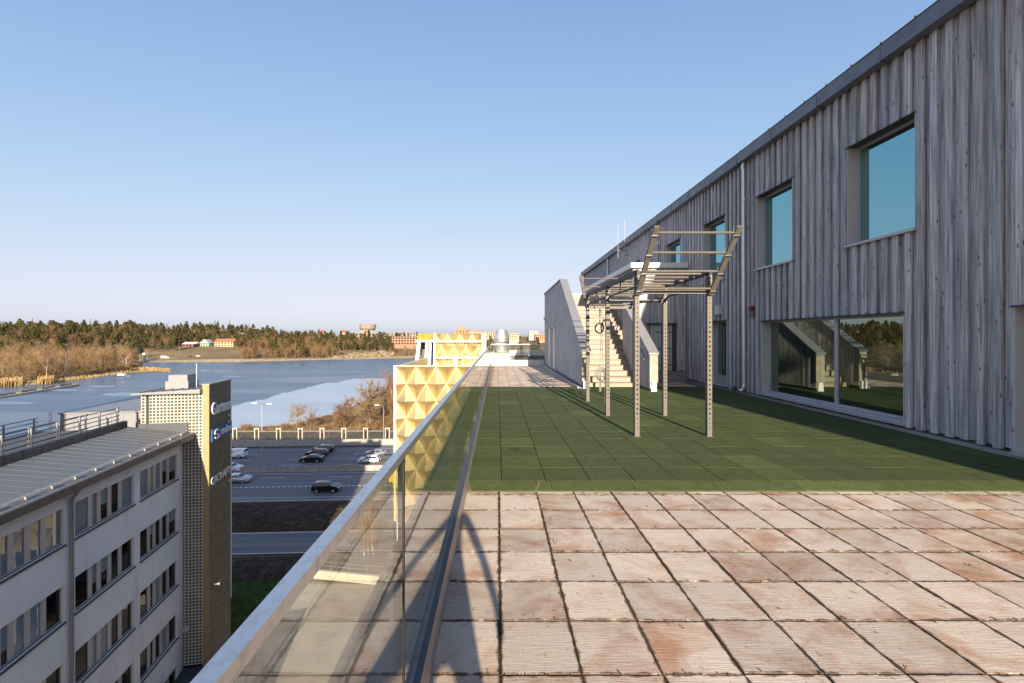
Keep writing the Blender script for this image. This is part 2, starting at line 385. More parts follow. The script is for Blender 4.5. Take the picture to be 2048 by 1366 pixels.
angs = np.concatenate([np.arange(-180, -58, 4.0), np.arange(-58, 58, .3), np.arange(58, 180.01, 4.0)])
rads = np.concatenate([[0, 20, 45, 70, 84, 86], np.arange(92, 260, 6), np.arange(260, 760, 8), np.arange(760, 1600, 40), [1800, 2400, 3500, 6000, 12000]])
A, R_ = np.meshgrid(np.radians(angs), rads, indexing='ij')
GX = np.sin(A)*R_; GY = np.cos(A)*R_; GZ = terrain(GX, GY)
na, nr = GX.shape
gv = np.stack([GX.ravel(), GY.ravel(), GZ.ravel()], 1)
ii, jj = np.meshgrid(np.arange(na-1), np.arange(nr-1), indexing='ij'); b0 = (ii*nr+jj).ravel()
gf = np.stack([b0, b0+1, b0+nr+1, b0+nr], 1)
def npmesh(name, v, f, mats, mi=None, smooth=False):
    me = bpy.data.meshes.new(name); v = np.asarray(v, np.float32); f = np.asarray(f, np.int32); k = f.shape[1]
    me.vertices.add(len(v)); me.vertices.foreach_set('co', v.ravel())
    me.loops.add(f.size); me.loops.foreach_set('vertex_index', f.ravel())
    me.polygons.add(len(f)); me.polygons.foreach_set('loop_start', np.arange(0, f.size, k, dtype=np.int32)); me.polygons.foreach_set('loop_total', np.full(len(f), k, np.int32))
    for m in mats: me.materials.append(m)
    if mi is not None: me.polygons.foreach_set('material_index', np.asarray(mi, np.int32))
    if smooth: me.polygons.foreach_set('use_smooth', np.ones(len(f), bool))
    me.update(calc_edges=True); me.validate(); return me
def ground_mat():
    t = NT('winter_ground')
    a = t.noise(t.pos((.02, .02, .02)), 1.0, 6, .6); b = t.noise(t.pos((.5, .5, .5)), 1.0, 6, .65)
    col = t.ramp(a, [(.35, (.15, .11, .06)), (.5, (.23, .17, .09)), (.65, (.32, .24, .125))])
    col = t.mix(.5, col, t.ramp(b, [(.3, (.09, .066, .04)), (.7, (.32, .24, .13))]))
    return t.fin(col, .95, 0, .1)
MT['ground'] = ground_mat()
g = link('ground', npmesh('ground', gv, gf, [MT['ground']], smooth=True)); tag(g, 'brown winter ground and low hills round the lake', kind='structure')

# water and ice
def water_mat():
    t = NT('lake_water')
    w = t.noise(t.pos((.25, 1.2, 1)), 1.0, 4); big = t.noise(t.pos((.006, .025, 1)), 1.0, 5, .6, .4)
    st = t.ramp(big, [(.46, 0.0), (.56, .35), (.70, 1.0)])
    col = t.mix(st, (.06, .105, .165), (.16, .22, .29))
    t.bump(w, .18, .12)
    return t.fin(col, t.ramp(big, [(.4, .22), (.65, .5)]), 0, .35)
def ice_mat():
    t = NT('lake_ice')
    a = t.noise(t.pos((.02, .05, 1)), 1.0, 6, .6); vo = t.n('ShaderNodeTexVoronoi'); t.l(t.pos((.03, .09, 1)), vo.inputs['Vector'])
    col = t.ramp(a, [(.3, (.33, .41, .49)), (.7, (.43, .51, .59))])
    col = t.mix(t.ramp(vo.outputs['Distance'], [(.07, .75), (.12, 0.0)]), col, (.14, .20, .24))
    return t.fin(col, .45, 0, .4)
MT['water'] = water_mat(); MT['ice'] = ice_mat(); MT['thinice'] = mat_plain('thin_grey_ice', (.20, .28, .37), .4, 0, .15, .05)
m = MB(); m.quad((-1400, 90, ZW), (260, 90, ZW), (260, 760, ZW), (-1400, 760, ZW))
tag(m.build('water', MT['water']), 'dark blue open water of the lake', kind='structure')
edge = [(400, 838), (430, 826), (470, 812), (500, 803), (528, 799), (560, 787), (590, 782), (615, 775), (642, 768), (675, 765), (705, 758), (740, 757), (775, 757), (830, 754), (870, 752)]
pts = []
for (x, y), (x2, y2) in zip(edge, edge[1:]):
    for k in range(4): pts.append(gpt(x+(x2-x)*k/4, y+(y2-y)*k/4 + random.uniform(-1.1, 1.1), ZW+.03))
pts += [gpt(840, 800, ZW+.03), Vector((-24, 110, ZW+.03)), Vector((-95, 110, ZW+.03))]
m = MB(); m.add(pts, [tuple(range(len(pts)))]); tag(m.build('ice', MT['ice']), 'pale blue ice sheet along the near lake shore', kind='structure')
for k, (x, y, w_, h_) in enumerate([(125, 780, 34, 2.2), (205, 773, 30, 2.0), (245, 789, 40, 4.0), (180, 781, 18, 1.2), (465, 753, 22, 1.3), (410, 741, 14, 1), (30, 806, 40, 3), (300, 742, 16, 1)]):
    n = 22; p_ = []
    for i in range(n):
        a_ = 2*math.pi*i/n; rr = random.uniform(.75, 1.15); p_.append(gpt(x+math.cos(a_)*w_*rr, y+math.sin(a_)*h_*rr, ZW+.03))
    m = MB(); m.add(p_, [tuple(range(n))]); tag(m.build('ice_patch', MT['thinice']), 'pale drifting ice patches on the lake', kind='structure')

# ------------------------------------------------------------------ roads
def strip(name, pts_near, pts_far, z, mt, label, kind='structure', th_=0.0):
    a = [gpt(x, y, z) for x, y in pts_near]; b = [gpt(x, y, z) for x, y in pts_far]
    m = MB()
    for i in range(len(a)-1): m.quad(a[i], a[i+1], b[i+1], b[i])
    return tag(m.build(name, mt), label, kind=kind)
# highway axis: world direction nearly along X, turned by about 3 degrees
HA = math.radians(2.6); HD = Vector((math.cos(HA), math.sin(HA), 0)); HN = Vector((-math.sin(HA), math.cos(HA), 0))
HO = Vector((-25, 81.8, ZG))                                # a point on the near face of the median barrier
HM = Matrix(((HD.x, HN.x, 0, HO.x), (HD.y, HN.y, 0, HO.y), (0, 0, 1, ZG), (0, 0, 0, 1)))
def hp(a, b, z=0): return HM @ Vector((a, b, z))
m = MB(HM); m.quad((-260, -14.2, .02), (160, -14.2, .02), (160, 20.5, .02), (-260, 20.5, .02)); road = tag(m.build('road', MT['asphalt']), 'grey multi-lane asphalt highway beside the lake', kind='structure')
m = MB(HM)
for a0 in np.arange(-150, 110, 12.0):
    for b_ in (-3.3, 4.4, 8.2, 12.2): m.quad((a0, b_-.07, .028), (a0+4.2, b_-.07, .028), (a0+4.2, b_+.07, .028), (a0, b_+.07, .028))
for a0 in np.arange(-120, 80, .9): m.quad((a0, -8.35, .028), (a0+.5, -8.35, .028), (a0+.5, -8.05, .028), (a0, -8.05, .028))
for b_ in (-1.0, 1.4, 16.2, -13.2): m.quad((-200, b_-.06, .028), (110, b_-.06, .028), (110, b_+.06, .028), (-200, b_+.06, .028))
tag(m.build('lane_markings', MT['line'], road), 'white dashed lane lines and rumble line')
m = MB(HM); m.quad((-200, -14.2, .022), (160, -14.2, .022), (160, -14.9, .022), (-200, -14.9, .022))
m.prism([(-14.9, 0), (-14.2, 0), (-14.25, .12), (-14.85, .12)], 0, -200, 160); tag(m.build('kerb', MT['concrete'], road))
# slip road below the embankment
m = MB(HM); m.quad((-120, -31.2, .02), (90, -31.2, .02), (90, -25.4, .02), (-120, -25.4, .02)); tag(m.build('slip_road', MT['asphalt']), 'grey slip road in shade below the highway bank', kind='structure')
m = MB(HM)
for b_ in (-31.0, -25.6): m.quad((-120, b_-.06, .028), (90, b_-.06, .028), (90, b_+.06, .028), (-120, b_+.06, .028))
tag(m.build('edge_lines', MT['line'], bpy.data.objects['slip_road']))
# bank between them: heaped soil
def bank(name, b0, b1, hmax, mt, label, a0=-90, a1=40, na_=180, nb=20, rough=.16):
    v = []; f = []
    for i in range(na_+1):
        for j in range(nb+1):
            a = a0+(a1-a0)*i/na_; t_ = j/nb; b = b0+(b1-b0)*t_
            z = hmax*math.sin(math.pi*t_)**.7 + (random.uniform(-rough, rough) if 0 < j < nb else -.05); v.append(tuple(HM @ Vector((a, b, max(z, -.05)+.01))))
    for i in range(na_):
        for j in range(nb): k = i*(nb+1)+j; f.append((k, k+1, k+nb+2, k+nb+1))
    return tag(link(name, npmesh(name, np.array(v), np.array(f), [mt], smooth=True)), label, kind='structure')
t = NT('dark_soil'); nz = t.noise(t.pos((1.2, 1.2, 1.2)), 1.0, 7, .7); t.bump(nz, .8, .15); MT['darksoil'] = t.fin(t.ramp(nz, [(.3, (.025, .02, .015)), (.55, (.07, .052, .034)), (.75, (.17, .125, .075))]), .95, 0, .1)
t = NT('grass_lawn'); nz = t.noise(t.pos((1.5, 1.5, 1.5)), 1.0, 7, .7); t.bump(nz, .8, .1); MT['lawn'] = t.fin(t.ramp(nz, [(.3, (.018, .032, .006)), (.55, (.045, .065, .014)), (.75, (.10, .10, .03))]), .95, 0, .1)
bank('embankment', -25.0, -15.4, .9, MT['darksoil'], 'dark soil bank between highway and slip road')
bank('verge', -36.5, -31.6, .35, MT['darksoil'], 'dark soil verge beside the slip road', nb=10)
m = MB(); m.quad((-60, 8, ZG-.05), (-21.5, 8, ZG-.05), (-21.5, 45.4, ZG-.05), (-60, 45.4, ZG-.05)); tag(m.build('lawn', MT['lawn']), 'dark green lawn at the foot of the office', kind='structure')

m = MB(); m.quad((-21.4, -12, ZG-.05), (-.8, -12, ZG-.05), (-.8, 44.5, ZG-.05), (-21.4, 44.5, ZG-.05)); tag(m.build('bounce_ground', mat_plain('bounce_ground_paving', (.31, .28, .24), .9, 0, .25, .4)), 'pale paved ground between office and terrace building, added to bounce light', kind='structure')  # added to bounce light onto the office; also the tan ground behind the glass
# median barrier: separate concrete segments
mb_root = thing('median_barrier', 'low concrete barrier between the two highway carriageways', 'barrier', hp(0, 0))
m = MB(); m.prism([(-.3, 0), (.3, 0), (.14, .35), (.1, 1.0), (-.1, 1.0), (-.14, .35)], 0, -1.97, 1.97)
seg = m.build('barrier_segment', MT['concrete'], mb_root, (0, 0, 0)); segme = seg.data; bpy.data.objects.remove(seg)
for i in range(20):
    a = -46 + i*4.0
    o = link('barrier_segment', segme, mb_root, hp(a, .32)); o.rotation_euler = (0, 0, HA)
rb = thing('roadside_barrier', 'long concrete barrier below the lakeside noise screen', 'barrier', hp(0, 19.2))
m = MB(HM); m.prism([(18.6, 0), (19.6, 0), (19.6, 1.55), (19.2, 1.55), (18.9, .9), (18.6, .2)], 0, -120, 110); m.build('barrier_wall', MT['concrete'], rb)
m = MB(HM); m.prism([(18.3, 0), (18.56, 0), (18.56, .22), (18.3, .22)], 0, -120, 110); m.build('shadow_gap_strip', MT['dark_facing'], rb)  # solid dark strip paints a shadow gap along the barrier foot
# noise screen with paired posts, cap and vertical slats
ns = thing('noise_screen', 'slatted noise screen with pale portal posts along the lake', 'screen', gpt(600, 882, ZG))
A0 = gpt(470.5, 882.3, ZG); A1 = gpt(775, 881.6, ZG); FD = (A1-A0).normalized(); FN = Vector((-FD.y, FD.x, 0)); step = (A1-A0).length/7
FM = Matrix(((FD.x, FN.x, 0, A0.x), (FD.y, FN.y, 0, A0.y), (0, 0, 1, ZG), (0, 0, 0, 1)))
for i in range(-3, 11):
    m = MB(FM); x = i*step
    m.box(x-.55, x-.38, -.25, .25, 0, 2.98); m.box(x+.38, x+.55, -.25, .25, 0, 2.98); m.box(x-.62, x+.62, -.32, .32, 2.98, 3.2)
    m.build('portal_post', MT['concretel'], ns)
    m = MB(FM); x1 = x+step; m.box(x+.58, x1-.58, -.04, .04, .1, .35); m.box(x+.58, x1-.58, -.05, .05, 2.35, 2.5)
    m.build('screen_rail', MT['greymetal'], ns)
    m = MB(FM)
    for xx in np.arange(x+.66, x1-.6, .21): m.box(xx, xx+.075, -.03, .03, .35, 2.35)
    tag(m.build('screen_slats', MT['dkmetal'], ns), kind='stuff')
    m = MB(FM); m.box(x+.6, x1-.6, .10, .115, .3, 2.4); m.build('glass_panel', MT['railglass'], ns)

def lamp_post(label, base, h, arms=2, mt='galv'):
    r = thing('street_lamp', label, 'street lamp', base, 'highway street lamps')
    m = MB(); m.tube([base, base+Vector((0, 0, h))], .13, 8, r2=.07); m.build('pole', MT[mt], r)
    for s_ in ((-1, 1) if arms == 2 else (-1,)):
        m = MB(); top = base+Vector((0, 0, h)); e = top+HD*s_*1.3+HN*-.5*s_+Vector((0, 0, .25))
        m.tube([top, e], .05, 6); m.build('arm', MT[mt], r)
        m = MB(); m.prism([(-.5, -.16), (.5, -.12), (.5, .12), (-.5, .16)], 2, 0, .14)
        o = m.build('lamp_head', MT['white'], r, (0, 0, 0)); o.location = e+HD*s_*.35-base; o.rotation_euler = (0, 0, HA)
    return r
p = gpt(524, 934, ZG); lamp_post('tall grey street lamp with two heads on the median barrier', Vector((p.x, p.y, ZG)), 12.2)
p = gpt(767, 884, ZG); lamp_post('grey street lamp pole in front of the noise screen by gold tower', Vector((p.x, p.y, ZG)), 8.6, 1)

# ------------------------------------------------------------------ vehicles
def car_paint(name, c, metal=.3, rough=.25): 
    t = NT(name); t.b.inputs['Coat Weight'].default_value = .6; t.b.inputs['Coat Roughness'].default_value = .05
    return t.fin((*c,), rough, metal)
PAINT = {'black': car_paint('black_car_paint', (.006, .007, .010)), 'white': car_paint('white_car_paint', (.72, .73, .74), 0, .35),
         'silver': car_paint('silver_car_paint', (.42, .43, .44), .6), 'grey': car_paint('grey_car_paint', (.10, .11, .13), .5)}
t = NT('car_glass'); MT['carglass'] = t.fin((.012, .016, .02), .06, 0, .8)
t = NT('tyre_rubber'); MT['tyre'] = t.fin((.012, .012, .012), .8)
t = NT('head_lamp_glass'); MT['lampglass'] = t.fin((.6, .62, .62), .15, .3)
t = NT('tail_lamp_red'); MT['tail'] = t.fin((.30, .012, .01), .25)
CARS = {  # (x along length, z) outline, roof points first..., glass stations
 'sedan': dict(L=4.7, W=1.82, out=[(-2.35,.32),(-2.35,.72),(-2.28,.98),(-1.75,1.04),(-.95,1.40),(-.2,1.46),(.45,1.40),(1.15,.99),(1.95,.86),(2.28,.70),(2.35,.5),(2.33,.28)], beltline=1.0, roof=1.40, rear=(-1.66,-1.0), fr=(1.06,.50)),
 'estate': dict(L=4.7, W=1.84, out=[(-2.35,.34),(-2.36,.80),(-2.28,1.06),(-1.95,1.43),(-1.2,1.52),(-.2,1.53),(.45,1.46),(1.15,1.02),(1.95,.90),(2.28,.72),(2.35,.52),(2.33,.3)], beltline=1.04, roof=1.46, rear=(-2.22,-1.98), fr=(1.06,.50)),
 'suv': dict(L=4.45, W=1.86, out=[(-2.2,.40),(-2.22,.90),(-2.12,1.16),(-1.78,1.58),(-1.1,1.67),(-.1,1.67),(.45,1.60),(1.05,1.16),(1.75,1.06),(2.12,.88),(2.22,.64),(2.2,.38)], beltline=1.16, roof=1.60, rear=(-2.06,-1.82), fr=(.98,.50)),
 'hatch': dict(L=4.2, W=1.80, out=[(-2.1,.34),(-2.11,.82),(-2.02,1.06),(-1.68,1.40),(-1.0,1.50),(-.1,1.50),(.45,1.43),(1.05,1.0),(1.7,.90),(2.02,.74),(2.1,.54),(2.08,.32)], beltline=1.02, roof=1.43, rear=(-1.96,-1.72), fr=(.98,.50)),
 'van': dict(L=4.6, W=1.88, out=[(-2.3,.36),(-2.32,1.0),(-2.26,1.78),(-2.1,1.86),(-.2,1.88),(.75,1.80),(1.35,1.18),(1.95,1.02),(2.25,.84),(2.3,.58),(2.28,.34)], beltline=1.2, roof=1.76, rear=(-2.28,-2.24), fr=(1.28,.80)),
}
def car(kind, color, label, a, b, flip=False, group='cars on the highway', cat='car', pos=None, ang=None, name='parked_car'):
    d = CARS[kind]; base = hp(a, b, .03) if pos is None else Vector(pos)
    r = thing(name, label, cat, base, group); r.rotation_euler = (0, 0, (HA if ang is None else ang) + (math.pi if flip else 0))
    OFF[r.name] = Vector((0, 0, 0))
    out = d['out']; W2 = d['W']/2; bl = d['beltline']
    def hw(z): return W2*(1 - .05*max(0, .55-z)) if z <= bl else W2*(1 - .24*(z-bl)/max(.3, d['roof']-bl))
    m = MB(); n = len(out); v = []
    for k in (-1, -.86, .86, 1):
        for (x, z) in out:
            zz = z if abs(k) < .9 else min(z, z-.03 if z > bl else z); v.append((x*(1 if abs(k) < .9 else .985), k*hw(z), zz))
    f = [tuple(range(n-1, -1, -1)), tuple(range(3*n, 4*n))]
    for j in range(3):
        for i in range(n): f.append((j*n+i, j*n+(i+1) % n, (j+1)*n+(i+1) % n, (j+1)*n+i))
    m.add(v, f); body = m.build('body', PAINT[color], r, (0, 0, 0), fixn=True)
    # glass, slightly proud of the body
    rx, fx = d['rear'], d['fr']; rz = d['roof']-.06
    for s_ in (-1, 1):
        m = MB(); y0 = (hw(bl+.03)+.012)*s_; y1 = (hw(rz)+.012)*s_
        xr0, xr1 = rx[0]+.22, rx[1]+.2; xf0, xf1 = fx[0]-.2, fx[1]-.12
        if kind == 'van': xr0, xr1 = .05, .05
        mid = -.15 if kind != 'van' else .06
        for (p0, p1, q0, q1) in ([(xr0, mid-.05, xr1, mid-.05), (mid+.05, xf0, mid+.05, xf1)] if kind != 'van' else [(.1, xf0, .1, xf1)]):
            m.add([(p0, y0, bl+.03), (p1, y0, bl+.03), (q1, y1, rz), (q0, y1, rz)], [(0, 1, 2, 3)])
        m.build('side_window', MT['carglass'], r, (0, 0, 0))
    m = MB(); a0 = hw(bl)*.86; a1 = hw(rz)*.84
    m.add([(fx[0]+.03, -a0, bl+.04), (fx[0]+.03, a0, bl+.04), (fx[1]+.03, a1, rz+.02), (fx[1]+.03, -a1, rz+.02)], [(0, 1, 2, 3)]); m.build('windscreen', MT['carglass'], r, (0, 0, 0))
    m = MB(); m.add([(rx[0]-.03, -a0, bl+.08), (rx[0]-.03, a0, bl+.08), (rx[1]-.03, a1, rz), (rx[1]-.03, -a1, rz)], [(0, 1, 2, 3)]); m.build('rear_window', MT['carglass'], r, (0, 0, 0))
    wr = .33 if kind in ('sedan', 'hatch', 'estate') else .36
    for xx in (-d['L']*.29, d['L']*.30):
        for s_ in (-1, 1):
            m = MB(); m.tube([(xx, s_*(W2-.2), wr), (xx, s_*(W2+.015), wr)], wr, 16); w_ = m.build('wheel', MT['tyre'], r, (0, 0, 0))
            m = MB(); m.tube([(xx, s_*(W2-.01), wr), (xx, s_*(W2+.03), wr)], wr*.66, 10); m.build('rim', MT['steel'], w_, (0, 0, 0))
    for s_ in (-1, 1):
        m = MB(); xh = out[-3][0]; zh = out[-3][1]; m.box(xh-.18, xh+.05, s_*W2*.60, s_*W2*.93, zh-.10, zh+.04); m.build('headlight', MT['lampglass'], r, (0, 0, 0))
        m = MB(); m.box(-d['L']/2-.02, -d['L']/2+.10, s_*W2*.66, s_*W2*.96, .78, .95); m.build('tail_light', MT['tail'], r, (0, 0, 0))
        m = MB(); m.box(fx[0]-.3, fx[0]-.14, s_*(W2), s_*(W2+.16), bl-.02, bl+.13); m.build('mirror', PAINT[color], r, (0, 0, 0))
    return r
def onroad(px, py):
    w = gpt(px, py, ZG); q = HM.inverted() @ w; return q.x, q.y
def place(kind, color, label, px, py, flip, cat='car', name='car'):
    a, b = onroad(px, py); return car(kind, color, label, a, b, flip, cat=cat, name=name)
place('suv', 'black', 'black SUV alone on the near side lane of the highway', 653, 983, False)
place('sedan', 'silver', 'silver saloon on the highway just right of the brick sign wall', 474, 964, False)
place('suv', 'white', 'white SUV half hidden by the brick sign wall', 460, 944, False)
place('sedan', 'black', 'black saloon, nearest of the three black cars driving together', 624, 923, True)
place('estate', 'black', 'black estate with red tail lights, middle of three black cars', 634, 912, True)
place('estate', 'black', 'black estate in the lane nearest the lake screen, farthest of three', 646, 903.5, True)
place('van', 'white', 'small white panel van on the far carriageway beside brick wall', 470, 915, True, 'van', 'panel_van')
place('sedan', 'silver', 'silver saloon on the far carriageway near the gold tower', 751, 912, True)
place('hatch', 'white', 'white hatchback beside the median barrier near the gold tower', 738, 925, True)
place('sedan', 'grey', 'dark grey saloon partly hidden by the railing', 776, 919, True)
# ------------------------------------------------------------------ terrace
XW = 6.87                                                   # front of the timber cladding
floor_ = MB(); floor_.box(-.76, 7.2, -6.2, 24.4, -.45, -.005); floor_o = tag(floor_.build('terrace_floor', MT['soil']), 'roof terrace floor under slabs and rubber mats', kind='structure')
m = MB(); m.box(-.82, -.38, -6.2, 24.6, -.30, -.0035); m.build('terrace_edge_ledge', MT['ledge'], floor_o)
T = .4; X0 = .0143; Y0 = 4.509
def slab_mesh(w, d, h, mt, bev=.006, name='paving_tile'):
    m = MB(); a, b = w/2, d/2
    v = [(-a,-b,-h),(a,-b,-h),(a,b,-h),(-a,b,-h),(-a,-b,-bev),(a,-b,-bev),(a,b,-bev),(-a,b,-bev),(-a+bev,-b+bev,0),(a-bev,-b+bev,0),(a-bev,b-bev,0),(-a+bev,b-bev,0)]
    f = [(0,3,2,1),(8,9,10,11)] + [(i,(i+1)%4,4+(i+1)%4,4+i) for i in range(4)] + [(4+i,4+(i+1)%4,8+(i+1)%4,8+i) for i in range(4)]
    m.add(v, f); o = m.build(name, mt); me = o.data; bpy.data.objects.remove(o); return me
tile_me = slab_mesh(.3905, .392, .04, MT['tile'], .003)
nt = 0
for j in range(-1, 13):
    for i in range(-1, 17):
        x = X0 + T*(i+.5); y = Y0 - T*(j+.5)
        o = link('paving_tile', tile_me, floor_o, (x+random.uniform(-.0035, .0035), y+random.uniform(-.003, .003), random.uniform(-.002, .003)))
        o.rotation_euler = (random.uniform(-.004, .004), random.uniform(-.004, .004), random.uniform(-.005, .005)); nt += 1
# moss and grit standing in the joints
mo = MB(); RM = random.Random(3)
def clump(x, y, s_):
    h = RM.uniform(.001, .006); k = 5; ph = RM.uniform(0, 6); v = [(x+math.cos(ph+6.283*i/k)*s_*RM.uniform(.6, 1.3), y+math.sin(ph+6.283*i/k)*s_*RM.uniform(.6, 1.3), -.006) for i in range(k)]+[(x, y, h)]
    mo.add(v, [(i, (i+1) % k, k) for i in range(k)])
for i in range(0, 18):
    y = 1.7
    dens = RM.uniform(.018, .09)
    while y < 4.6:
        clump(X0+T*i+RM.uniform(-.004, .004), y, RM.uniform(.003, .0068)); y += RM.uniform(.3, 1.7)*dens
for j in range(0, 8):
    x = -.32
    while x < 6.8:
        if RM.random() < .5: clump(x, Y0-T*j+RM.uniform(-.004, .004), RM.uniform(.004, .010))
        x += RM.uniform(.004, .04)
t = NT('joint_moss'); nz = t.noise(t.pos((7, 7, 7)), 1.0, 4); MT['moss'] = t.fin(t.ramp(nz, [(.35, (.030, .020, .010)), (.6, (.060, .042, .018)), (.75, (.075, .080, .018))]), .95, 0, .1)
tag(mo.build('joint_moss', MT['moss'], floor_o), kind='stuff')
# slabs beyond the mat and behind the camera: joined
def joined_slabs(x0, x1, y0, y1):
    mm = MB(); y = y0
    while y < y1-.2:
        for i in range(-1, 17):
            xa = X0+T*i+.006; xb = xa+.388
            if xa < x1: mm.box(max(xa, x0), min(xb, x1), y+.006, y+.394, -.03, random.uniform(-.003, .003))
        y += T
    return mm
tag(joined_slabs(-.386, 6.85, 13.9, 24.2).build('paving_tiles', MT['tile'], floor_o), kind='stuff')
tag(joined_slabs(-.386, 6.85, -6.1, Y0-T*13-.05).build('paving_tiles', MT['tile'], floor_o), kind='stuff')
# green rubber mats
mat_root = thing('rubber_mat_area', 'green rubber exercise floor laid in square mats on the terrace', 'rubber floor', (3.2, 4.62, 0))
rub_me = slab_mesh(.493, .4955, .05, MT['rubber'], .003, 'rubber_mat'); rub_edge = None
xs = [-.31 + .0]; RX0 = .045 - .5
for j in range(18):
    y = 4.80 + .5*(j+.5)
    for i in range(0, 15):
        x = RX0 + .5*(i+.5)
        if x+.25 > 6.88 and i: 
            pass
        if x > 6.85: continue
        o = link('rubber_mat', rub_me, mat_root, (x, y, .045+random.uniform(-.0012, .0012))); o.rotation_euler = (random.uniform(-.002, .002), random.uniform(-.002, .002), random.uniform(-.004, .004))
for i in range(8):                                           # bevelled front edging
    m = MB(); xa = -.31 + i*.9; xb = min(xa+.897, 6.83); m.prism([(4.585, .002), (4.80, .002), (4.798, .044), (4.775, .044), (4.59, .012)], 0, xa, xb)
    m.build('mat_edging', MT['rubber'], mat_root)

# ------------------------------------------------------------------ glass railing
rl = thing('glass_railing', 'frameless glass railing with aluminium handrail along the terrace edge', 'railing', (-.365, 0, 0))
RY0, RY1 = -6.0, 24.3
m = MB(); m.box(-.405, -.324, RY0, RY1, -.015, .205); m.build('base_channel', MT['chan'], rl)
m = MB(); m.box(-.356, -.325, RY0, RY1, .2052, .2085); m.box(-.404, -.375, RY0, RY1, .2052, .2085); m.build('dark_facing', MT['dark_facing'], rl)  # dark strips paint the dull sky reflection on the channel's top
m = MB(); hz = CAMZ-.43
m.prism([(-.382, hz-.028), (-.382, hz), (-.350, hz), (-.350, hz-.028), (-.354, hz-.031), (-.378, hz-.031)], 1, RY0, RY1); m.build('handrail', MT['alu'], rl)
yj = [1.63 - 1.87*3, 1.63-1.87*2, 1.63-1.87, 1.63]
while yj[-1] < RY1-2.2: yj.append(yj[-1]+1.87)
yj.append(RY1); yj = [RY0] + yj
for a, b in zip(yj, yj[1:]):
    m = MB(); m.box(-.374, -.357, a+.006, b-.006, .19, hz-.029); m.build('glass_panel', MT['railglass'], rl)
    if abs(a-1.63) < .01: m = MB(); m.box(-.377, -.354, a-.009, a+.009, .19, hz-.029); m.build('panel_joint', MT['black'], rl)
# glass screen across the far end
er = thing('end_glass_screen', 'low glass screen across the far end of the terrace', 'railing', (1.1, 24.35, 0))
m = MB(); m.bar((-.36, 24.33, hz-.015), (2.7, 24.33, hz-.015), .03, .028); m.build('handrail', MT['alu'], er)
for a, b in ((-.34, .68), (.70, 1.72), (1.74, 2.68)):
    m = MB(); m.box(a, b, 24.32, 24.337, .3, hz-.028); m.build('glass_panel', MT['railglass'], er)
pr = thing('end_parapet', 'white stepped metal parapet at the far end of the terrace', 'parapet', (.8, 24.6, 0))
m = MB(); m.box(-1.15, 2.66, 24.40, 24.9, -.4, .14); m.build('lower_step', MT['whitemetal'], pr)
m = MB(); m.box(-1.15, 2.66, 24.52, 25.0, .14, .31); m.build('upper_step', MT['whitemetal'], pr)
vb = thing('ventilation_unit', 'white box with a tapered steel exhaust cowl beyond the parapet', 'ventilation unit', (-.1, 27, 0))
m = MB(); m.box(-1.05, .78, 26.2, 27.8, -.5, .60); m.build('housing', MT['whitemetal'], vb)
m = MB(); m.box(-1.09, .82, 26.16, 27.84, .60, .66); m.build('lid', MT['whitemetal'], vb)
m = MB(); m.lathe([(.30, .66), (.33, .70), (.36, .95), (.44, 1.30), (.485, 1.36), (.485, 1.44), (.465, 1.46)], .26, 27, 32); m.build('cowl_base', MT['steel'], vb, smooth=True)
m = MB(); m.lathe([(.465, 1.46), (.505, 1.47), (.505, 1.52), (.34, 2.07), (.335, 2.09), (.30, 2.09), (.28, 1.9)], .26, 27, 32); m.build('cowl_top', MT['steel'], vb, smooth=True)
m = MB(); m.box(-.62, -.40, 26.02, 26.17, .30, .55); m.tube([(-.66, 26.1, .3), (-.66, 26.1, .62)], .03, 8); m.build('control_box', MT['galv'], vb)
bp = thing('roof_edge_beam', 'long pale roof edge beam behind the terrace end', 'parapet', (3, 33, 0))
m = MB(); m.box(.9, 9, 32, 32.4, .25, .62); m.build('coping', MT['whitemetal'], bp)
m = MB(); m.box(.9, 9, 32.1, 32.4, -3, .25); m.build('upstand', MT['dkmetal'], bp)
# lower storeys under the terrace
ub = thing('terrace_building_base', 'grey storeys below the roof terrace', 'building', (4, 10, ZG))
m = MB(); m.box(-.72, 14, -6.2, 24.8, ZG-.2, -.46); m.build('wall', MT['greymetal'], ub)
for k in range(6):
    m = MB(); m.box(-.79, -.725, -6, 24.5, ZG+1.2+k*3.7, ZG+3.0+k*3.7); m.build('window_band', MT['offglass'], ub)
for k in range(7):
    m = MB(); m.box(-.81, -.724, -6.1, 24.6, ZG+.6+k*3.7, ZG+.75+k*3.7); m.build('string_course', MT['dkmetal'], ub)
m = MB(); m.box(-.86, 12, 24.9, 34, ZG-.2, -1.2); m.build('rear_block', MT['dkmetal'], ub)

# ------------------------------------------------------------------ timber building
tb = thing('timber_building', 'long two-storey building clad in weathered grey timber boards', 'building', (XW, 14, 0))
YB0, YB1 = -5.6, 34.3; ZB = .135; ZT = 6.50
OPEN = [  # y0,y1,z0,z1,kind
 (7.04, 8.42, 3.45, 5.37, 'up'), (9.98, 11.38, 3.45, 5.37, 'up'), (12.93, 14.30, 3.45, 5.37, 'up'), (16.1, 17.5, 3.45, 5.37, 'up'),
 (20.6, 21.9, 3.45, 5.37, 'up'), (23.5, 24.8, 3.45, 5.37, 'up'), (27.6, 31.2, 3.45, 5.37, 'up'),
 (7.24, 11.14, .20, 2.08, 'big'), (12.85, 13.95, .14, 2.16, 'door'), (3.35, 5.70, .14, 2.08, 'side')]
ys = sorted({YB0, YB1, *[o[0] for o in OPEN], *[o[1] for o in OPEN]}); zs = sorted({-.02, 6.62, *[o[2] for o in OPEN], *[o[3] for o in OPEN]})
m = MB()
